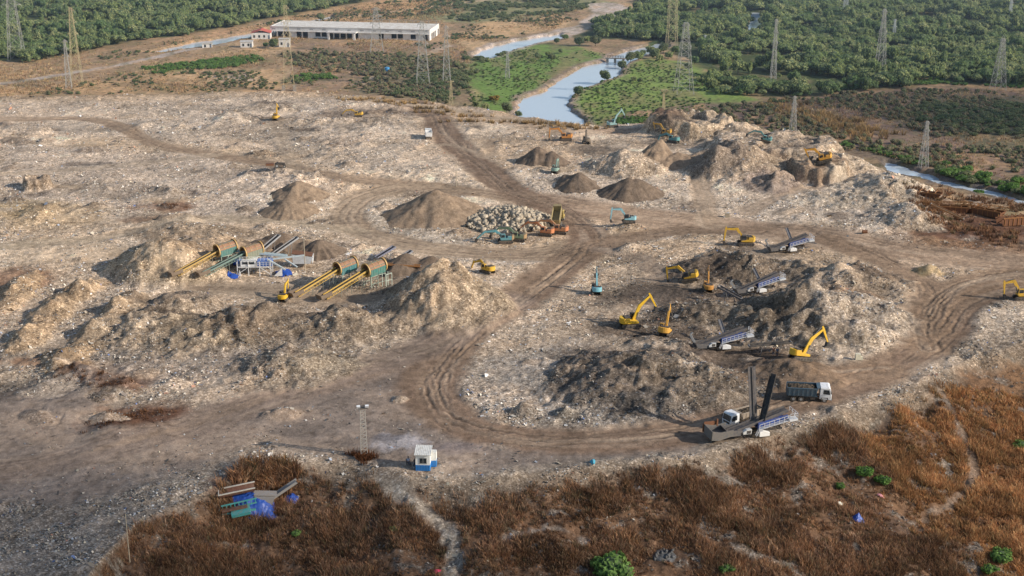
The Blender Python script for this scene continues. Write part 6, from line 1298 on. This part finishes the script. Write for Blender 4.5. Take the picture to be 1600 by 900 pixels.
mass('field_scrub', [[(700, 62), (740, 34), (880, 14), (905, 30), (860, 46), (760, 66)], [(0, 150), (120, 128), (250, 112), (430, 108), (430, 140), (200, 150)], [(400, 40), (560, 10), (700, -4), (720, 24), (560, 32), (440, 46)], [(450, 84), (560, 72), (700, 66), (735, 80), (735, 100), (560, 140), (450, 130)], [(150, 84), (390, 46), (300, 72), (180, 96)]], 2.7, pg+pd, .16, .62, 'sparse low shrubs dotting the dry fields', 'scrub', dcut=.0, seed=36)
mass('bank_growth', [[(1385, 258), (1470, 284), (1530, 298), (1640, 322), (1640, 300), (1530, 282), (1470, 268), (1400, 246)]], 2.0, pg+pb, .6, 1.3, 'mixed green and brown growth along the creek banks', 'scrub', dcut=-.2, seed=35, edge=3)
# ------------------------------------------------------------------ dry grass on the slope
def straw_mat():
    m, nt, b = nmat('dry_straw'); at = nd(nt, 'ShaderNodeAttribute', attribute_name='Col'); nt.links.new(at.outputs['Color'], b.inputs['Base Color']); b.inputs['Roughness'].default_value = .8; b.inputs['Specular IOR Level'].default_value = .1
    tr = nd(nt, 'ShaderNodeBsdfTranslucent'); nt.links.new(at.outputs['Color'], tr.inputs[0]); mx = nd(nt, 'ShaderNodeMixShader', i_Fac=.25); nt.links.new(b.outputs[0], mx.inputs[1]); nt.links.new(tr.outputs[0], mx.inputs[2]); nt.links.new(mx.outputs[0], nt.nodes['Material Output'].inputs[0]); return m
M_straw = straw_mat()
def grass(name, cx, cy, nb, hmin, hmax, rad, cols, label, seed, wd=.05, hs=None):
    r_ = np.random.default_rng(seed); n = len(cx)*nb; bx = np.repeat(cx, nb); by = np.repeat(cy, nb); hsc = np.repeat(hs if hs is not None else np.ones(len(cx)), nb)
    a = r_.uniform(0, 6.283, n); d = rad*np.sqrt(r_.random(n))*hsc; x = bx+d*np.cos(a); y = by+d*np.sin(a); z = HZ(x, y)-.05
    h = r_.uniform(hmin, hmax, n)*hsc; le = r_.uniform(.15, .75, n)*h; la = a+r_.normal(0, .6, n); w_ = wd*r_.uniform(.6, 1.4, n); pa = r_.uniform(0, 6.283, n)
    mx_, my_ = x+np.cos(la)*le*.35, y+np.sin(la)*le*.35; tx, ty = x+np.cos(la)*le, y+np.sin(la)*le; dx, dy = np.cos(pa)*w_, np.sin(pa)*w_
    V = np.stack([np.stack([x-dx, y-dy, z], 1), np.stack([x+dx, y+dy, z], 1), np.stack([mx_+dx*.8, my_+dy*.8, z+h*.6], 1), np.stack([tx, ty, z+h*.93], 1), np.stack([mx_-dx*.8, my_-dy*.8, z+h*.6], 1)], 1).reshape(-1, 3)
    o5 = np.arange(n)[:, None]*5; me = new_mesh(name, V, np.concatenate([o5+np.array([[0, 1, 2, 4]]), ], 0)) if False else None
    F_ = np.concatenate([o5+np.array([[0, 1, 2]]), o5+np.array([[0, 2, 4]]), o5+np.array([[4, 2, 3]])], 0); me = new_mesh(name, V, F_, 3)
    cl = np.array(cols); ci = np.repeat(r_.integers(0, len(cl), len(cx)), nb); ci2 = r_.integers(0, len(cl), n); big = .78+.6*sst(-.35, .35, np.repeat(fbm(cx/5.5, cy/4, seed+2, 4, .6), nb))[:, None]; cc = (cl[ci]*.65+cl[ci2]*.35)*big; cc = cc*(r_.uniform(.7, 1.3, n))[:, None]
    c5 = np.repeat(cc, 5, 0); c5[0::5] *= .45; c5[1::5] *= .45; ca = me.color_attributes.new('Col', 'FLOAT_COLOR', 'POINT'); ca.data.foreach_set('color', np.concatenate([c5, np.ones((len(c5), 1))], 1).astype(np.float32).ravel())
    o = link(name, me, M_straw); tag(o, label, 'grass', kind='stuff'); return o
r_ = np.random.default_rng(77); nc = 190000; cy_ = 118+118*r_.random(nc)**.9; cx_ = (r_.random(nc)*2-1)*.50*cy_
nm_ = grid_at(nearm, cx_, cy_); gp_ = grid_at(GPATH, cx_, cy_); scp = grid_at(scraps, cx_, cy_); ls = grid_at(lit_slope, cx_, cy_); fr_ = grid_at(top_fr, cx_, cy_); gd = fbm(cx_/7, cy_/5, 15, 4)
k_ = (nm_ > .7) & (gp_ < .1) & (scp < .7) & (r_.random(nc) < (1-fr_)*sst(-.7, 0, gd+.55*fbm(cx_/2.4, cy_/2, 9, 3)+.3*sst(60, 110, cx_)))
cx_, cy_, ls, gd = cx_[k_], cy_[k_], ls[k_], gd[k_]; print('TUFTS', len(cx_))
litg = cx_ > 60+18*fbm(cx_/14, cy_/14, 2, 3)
gd2 = fbm(cx_/2.6, cy_/2.6, 6, 3); hs_ = (.35+.8*sst(-.4, .5, gd+.4*gd2))*np.random.default_rng(8).uniform(.6, 1.4, len(cx_))
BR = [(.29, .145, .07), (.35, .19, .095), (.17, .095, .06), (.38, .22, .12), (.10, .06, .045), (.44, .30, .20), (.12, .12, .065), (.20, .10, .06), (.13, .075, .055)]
OR = [(.52, .27, .115), (.44, .22, .095), (.58, .36, .18), (.34, .16, .08), (.22, .12, .07), (.28, .21, .10)]  # grass of the right slope, its sunlight put into brighter colours
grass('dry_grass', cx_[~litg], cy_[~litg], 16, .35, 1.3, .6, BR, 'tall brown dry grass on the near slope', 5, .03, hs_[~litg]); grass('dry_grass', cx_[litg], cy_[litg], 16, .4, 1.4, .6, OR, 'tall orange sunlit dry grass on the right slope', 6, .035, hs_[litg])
def tuft_px(pts, n, jx, jy, cols, label, seed, hmin=.8, hmax=1.8, nb=34, z=None, hs=1.0, wd=.05):
    rr = np.random.default_rng(seed); xs, ys = [], []
    for px, py in pts:
        q = P(px, py) if z is None else Vector((*G(px, py, z), 0)); xs.append(q.x+rr.normal(0, jx, n)); ys.append(q.y+rr.normal(0, jy, n))
    x = np.concatenate(xs); y = np.concatenate(ys); return grass('dry_grass', x, y, nb, hmin, hmax, .6, cols, label, seed, wd, np.full(len(x), hs))
STR = [(.50, .34, .15), (.42, .27, .12), (.36, .24, .12), (.28, .20, .10)]
tuft_px([(400, 745), (420, 742), (445, 748), (385, 760), (430, 760)], 26, 1.4, 1.2, BR+OR[:1], 'high brown reeds behind the dumped hulks', 41, 1.2, 2.4); tuft_px([(562, 712), (575, 716), (568, 720)], 9, .9, .7, [(.14, .06, .03), (.18, .08, .04)], 'dark red-brown weeds around the foot of the floodlight mast', 42, .4, 1.1)
tuft_px([(670, 170), (690, 176), (720, 182), (745, 190), (825, 192), (850, 194), (880, 198), (900, 202), (560, 156), (600, 160), (640, 162)], 15, 5, .8, STR, 'yellow dry grass along the far edge of the tip', 43, .6, 1.6, 22, wd=.07); tuft_px([(1285, 188), (1300, 194), (1320, 198), (1335, 204), (1260, 182), (1225, 170), (1360, 210)], 26, 5, 5, STR, 'straw-coloured reeds in the scrub field behind the mounds', 44, 1.2, 2.8, 24, z=L, wd=.08)
def field_tufts():
    rr = np.random.default_rng(71); allx, ally = [], []
    for q in ([(-100, 160), (0, 100), (175, 74), (400, 40), (600, 0), (700, -10), (760, 30), (720, 66), (735, 100), (560, 146), (420, 140), (0, 150)], [(700, 66), (745, 34), (900, 10), (910, 30), (860, 46), (760, 68)], [(1200, 160), (1440, 140), (1650, 140), (1700, 290), (1560, 286), (1400, 250), (1240, 216)]):
        wq = np.array(W(q, L)); lo, hi = wq.min(0), wq.max(0); x, y = jitter_grid(lo[0], hi[0], lo[1], hi[1], 2.3, 72); k = wpip(x, y, wq, 6); allx.append(x[k]); ally.append(y[k])
    x = np.concatenate(allx); y = np.concatenate(ally); d = fbm(x/22, y/34, 9, 4, .6); k = (d > rr.uniform(-.35, .15, len(x))) & dry_land(x, y) & (grid_at(ROAD, x, y) < .2); x, y, d = x[k], y[k], d[k]; print('FIELD', len(x))
    grass('dry_grass', x, y, 9, .3, 1.1, .9, [(.50, .34, .17), (.42, .26, .14), (.34, .23, .14), (.28, .26, .12), (.36, .20, .12), (.55, .42, .24)], 'pinkish and straw-coloured dry grass over the far low fields', 73, .10, .6+.6*sst(-.3, .4, d))
field_tufts()
tuft_px([(1445, 302), (1470, 300), (1560, 318), (1590, 325), (1450, 318), (1520, 312), (1470, 345), (1500, 355), (1540, 362), (1580, 372), (1470, 330)], 26, 3.0, 2.4, BR, 'dead brown weeds around the rusting scrap', 45, .6, 1.4, 24, wd=.06)
tuft_px([(205, 652), (230, 648), (175, 660), (150, 588), (180, 598), (265, 322), (105, 580)], 12, 2.2, .9, [(.12, .06, .035), (.16, .08, .04)], 'low dark red-brown weeds on bare patches of the tip', 46, .2, .6, 20)
# ------------------------------------------------------------------ loose scraps over the tip
def litter_bits():
    r_ = np.random.default_rng(123); n = 640000; y = np.exp(r_.uniform(math.log(120), math.log(540), n)); x = (r_.random(n)*2-1)*.46*y
    lit = grid_at(LIT, x, y); rd = grid_at(ROAD, x, y); df = grid_at(dfar, x, y); cl = fbm(x/5, y/5, 8, 4, .6)
    k = (r_.random(n) < np.clip(lit, 0, 1)**1.3*(1-.93*rd)*sst(-.25, .45, cl)*.95) & (df < 6); x, y = x[k], y[k]; n = len(x); z = HZ(x, y)+.03
    s = (.035+.10*r_.random(n)**3)*(1+y/380)*np.where(r_.random(n) < .05, r_.uniform(1.5, 2.4, n), 1)
    a = r_.uniform(0, 6.283, n); ti = r_.uniform(0, 1.1, n); ta = r_.uniform(0, 6.283, n)
    nx, ny, nz = np.sin(ti)*np.cos(ta), np.sin(ti)*np.sin(ta), np.cos(ti); N_ = np.stack([nx, ny, nz], 1); A_ = np.stack([np.cos(a), np.sin(a), 0*a], 1); Uu = np.cross(N_, A_); Uu /= np.linalg.norm(Uu, axis=1)[:, None]+1e-9; Vv = np.cross(N_, Uu)
    c = np.stack([x, y, z+s*.35], 1); q = s[:, None]; asp = r_.uniform(.35, 1, n)[:, None]
    j = lambda: 1+r_.uniform(-.45, .45, (n, 1))
    V = np.stack([c-Uu*q*j()-Vv*q*asp, c+Uu*q-Vv*q*asp*j(), c+Uu*q*j()+Vv*q*asp, c-Uu*q+Vv*q*asp*j()], 1).reshape(-1, 3)
    me = new_mesh('litter', V, np.arange(n*4).reshape(-1, 4)); pal = np.array([(.78, .77, .74), (.60, .56, .48), (.42, .37, .29), (.25, .21, .16), (.12, .10, .09), (.06, .055, .05), (.30, .38, .50), (.45, .20, .12), (.70, .62, .45), (.05, .15, .42)])
    pr = np.array([.11, .17, .22, .17, .14, .11, .03, .02, .05, .012]); ci = r_.choice(len(pal), n, p=pr/pr.sum()); base = grid_at(C, x, y) if False else C[np.clip(np.round(np.interp(y, Dn, np.arange(NR))), 0, NR-1).astype(int)*NC+np.clip(np.round((x/y+UM)/(2*UM)*(NC-1)), 0, NC-1).astype(int)]
    lum = base.mean(1)[:, None]/.36; cc = pal[ci]*np.clip(lum, .35, 1.15)*.8+base*.25; ca = me.color_attributes.new('Col', 'FLOAT_COLOR', 'POINT'); ca.data.foreach_set('color', np.concatenate([np.repeat(cc, 4, 0), np.ones((n*4, 1))], 1).astype(np.float32).ravel())
    m, nt, b = nmat('scrap'); at = nd(nt, 'ShaderNodeAttribute', attribute_name='Col'); nt.links.new(at.outputs['Color'], b.inputs['Base Color']); b.inputs['Roughness'].default_value = .7
    tag(link('litter', me, m), 'countless pale scraps of plastic and rubble strewn over the tip', 'litter', kind='stuff'); print('LITTER', n)
litter_bits()
# ------------------------------------------------------------------ light
SUN_AZ = math.atan2(1.0, -0.30)   # toward the sun, measured from +Y clockwise: right of and slightly behind the camera
SUN_EL = R(26)
w = bpy.data.worlds.new('World'); scene.world = w; w.use_nodes = True; nt = w.node_tree
sky = nt.nodes.new('ShaderNodeTexSky'); sky.sky_type = 'NISHITA'; sky.sun_disc = False; sky.sun_elevation = SUN_EL; sky.sun_rotation = SUN_AZ; sky.dust_density = 1.0; sky.air_density = 1.0
nt.links.new(sky.outputs[0], nt.nodes['Background'].inputs[0]); nt.nodes['Background'].inputs[1].default_value = .14
sl = bpy.data.lights.new('sun', 'SUN'); sl.energy = 5.0; sl.angle = R(.6); sl.color = (1, .91, .80); so = bpy.data.objects.new('sun', sl); col.objects.link(so)
sd_ = Vector((math.sin(SUN_AZ)*math.cos(SUN_EL), math.cos(SUN_AZ)*math.cos(SUN_EL), math.sin(SUN_EL)))
so.rotation_euler = (-sd_).to_track_quat('-Z', 'Y').to_euler(); so.location = sd_*300
scene.view_settings.view_transform = 'Standard'; scene.view_settings.look = 'None'; scene.view_settings.exposure = 0
# ------------------------------------------------------------------ fair-weather clouds standing sunward of the site; their shade falls on the near slope and on the fields behind
def cloud(cx, cy, cz, rx, ry, rz_, dens, seed):
    r_ = np.random.default_rng(seed); n, m = 48, 24; V = []
    for i in range(m+1):
        for j in range(n):
            t = math.pi*i/m; f = 2*math.pi*j/n; V.append((math.sin(t)*math.cos(f), math.sin(t)*math.sin(f), math.cos(t)))
    V = np.array(V); k = 1+.14*fbm(V[:, 0]*2.5+seed, V[:, 1]*2.5+V[:, 2]*1.7, seed % 8, 4); V = V*k[:, None]
    idx = [(i*n+j, i*n+(j+1) % n, (i+1)*n+(j+1) % n, (i+1)*n+j) for i in range(m) for j in range(n)]
    me = new_mesh('cloud', V, idx); mt, nt, b = nmat('cloud_vapour'); L_ = nt.links; tc = nd(nt, 'ShaderNodeTexCoord'); sx = nd(nt, 'ShaderNodeSeparateXYZ'); L_.new(tc.outputs['Object'], sx.inputs[0])
    cxy = nd(nt, 'ShaderNodeCombineXYZ'); L_.new(sx.outputs[0], cxy.inputs[0]); L_.new(sx.outputs[1], cxy.inputs[1]); ln = nd(nt, 'ShaderNodeVectorMath', operation='LENGTH'); L_.new(cxy.outputs[0], ln.inputs[0])
    ns = nd(nt, 'ShaderNodeTexNoise', i_Scale=2.0, i_Detail=5.0); L_.new(tc.outputs['Object'], ns.inputs['Vector']); ad = nd(nt, 'ShaderNodeMath', operation='MULTIPLY_ADD'); L_.new(ns.outputs[0], ad.inputs[0]); ad.inputs[1].default_value = .5; L_.new(ln.outputs['Value'], ad.inputs[2])
    mr = nd(nt, 'ShaderNodeMapRange'); mr.inputs[1].default_value = .65; mr.inputs[2].default_value = 1.12; mr.inputs[3].default_value = dens; mr.inputs[4].default_value = 0; mr.interpolation_type = 'SMOOTHSTEP'; L_.new(ad.outputs[0], mr.inputs[0])
    tp = nd(nt, 'ShaderNodeBsdfTransparent'); df_ = nd(nt, 'ShaderNodeBsdfTranslucent'); df_.inputs[0].default_value = (.9, .9, .9, 1); mx = nd(nt, 'ShaderNodeMixShader'); L_.new(mr.outputs[0], mx.inputs[0]); L_.new(tp.outputs[0], mx.inputs[1]); L_.new(df_.outputs[0], mx.inputs[2]); L_.new(mx.outputs[0], nt.nodes['Material Output'].inputs[0])
    o = link('cloud', me, mt, smooth_=True); o.location = (cx, cy, cz); o.scale = (rx, ry, rz_); tag(o, kind='structure'); return o
ch = 330.0; kx, ky = sd_.x/sd_.z*ch, sd_.y/sd_.z*ch
cloud(-80+kx, 128+ky, ch, 180, 104, 22, .54, 3)
cloud(245+kx, 505+ky, ch, 175, 78, 20, .50, 5)

# thin haze over the far low country
m_, nt, b = nmat('haze'); nt.nodes.remove(b); vs_ = nd(nt, 'ShaderNodeVolumeScatter'); vs_.inputs['Color'].default_value = (.62, .80, 1, 1); vs_.inputs['Density'].default_value = .00026; vs_.inputs['Anisotropy'].default_value = .3; nt.links.new(vs_.outputs[0], nt.nodes['Material Output'].inputs['Volume'])
hz = MB().box((0, 2600, 40), (5200, 4500, 120)).build('haze', m_); tag(hz, kind='structure')
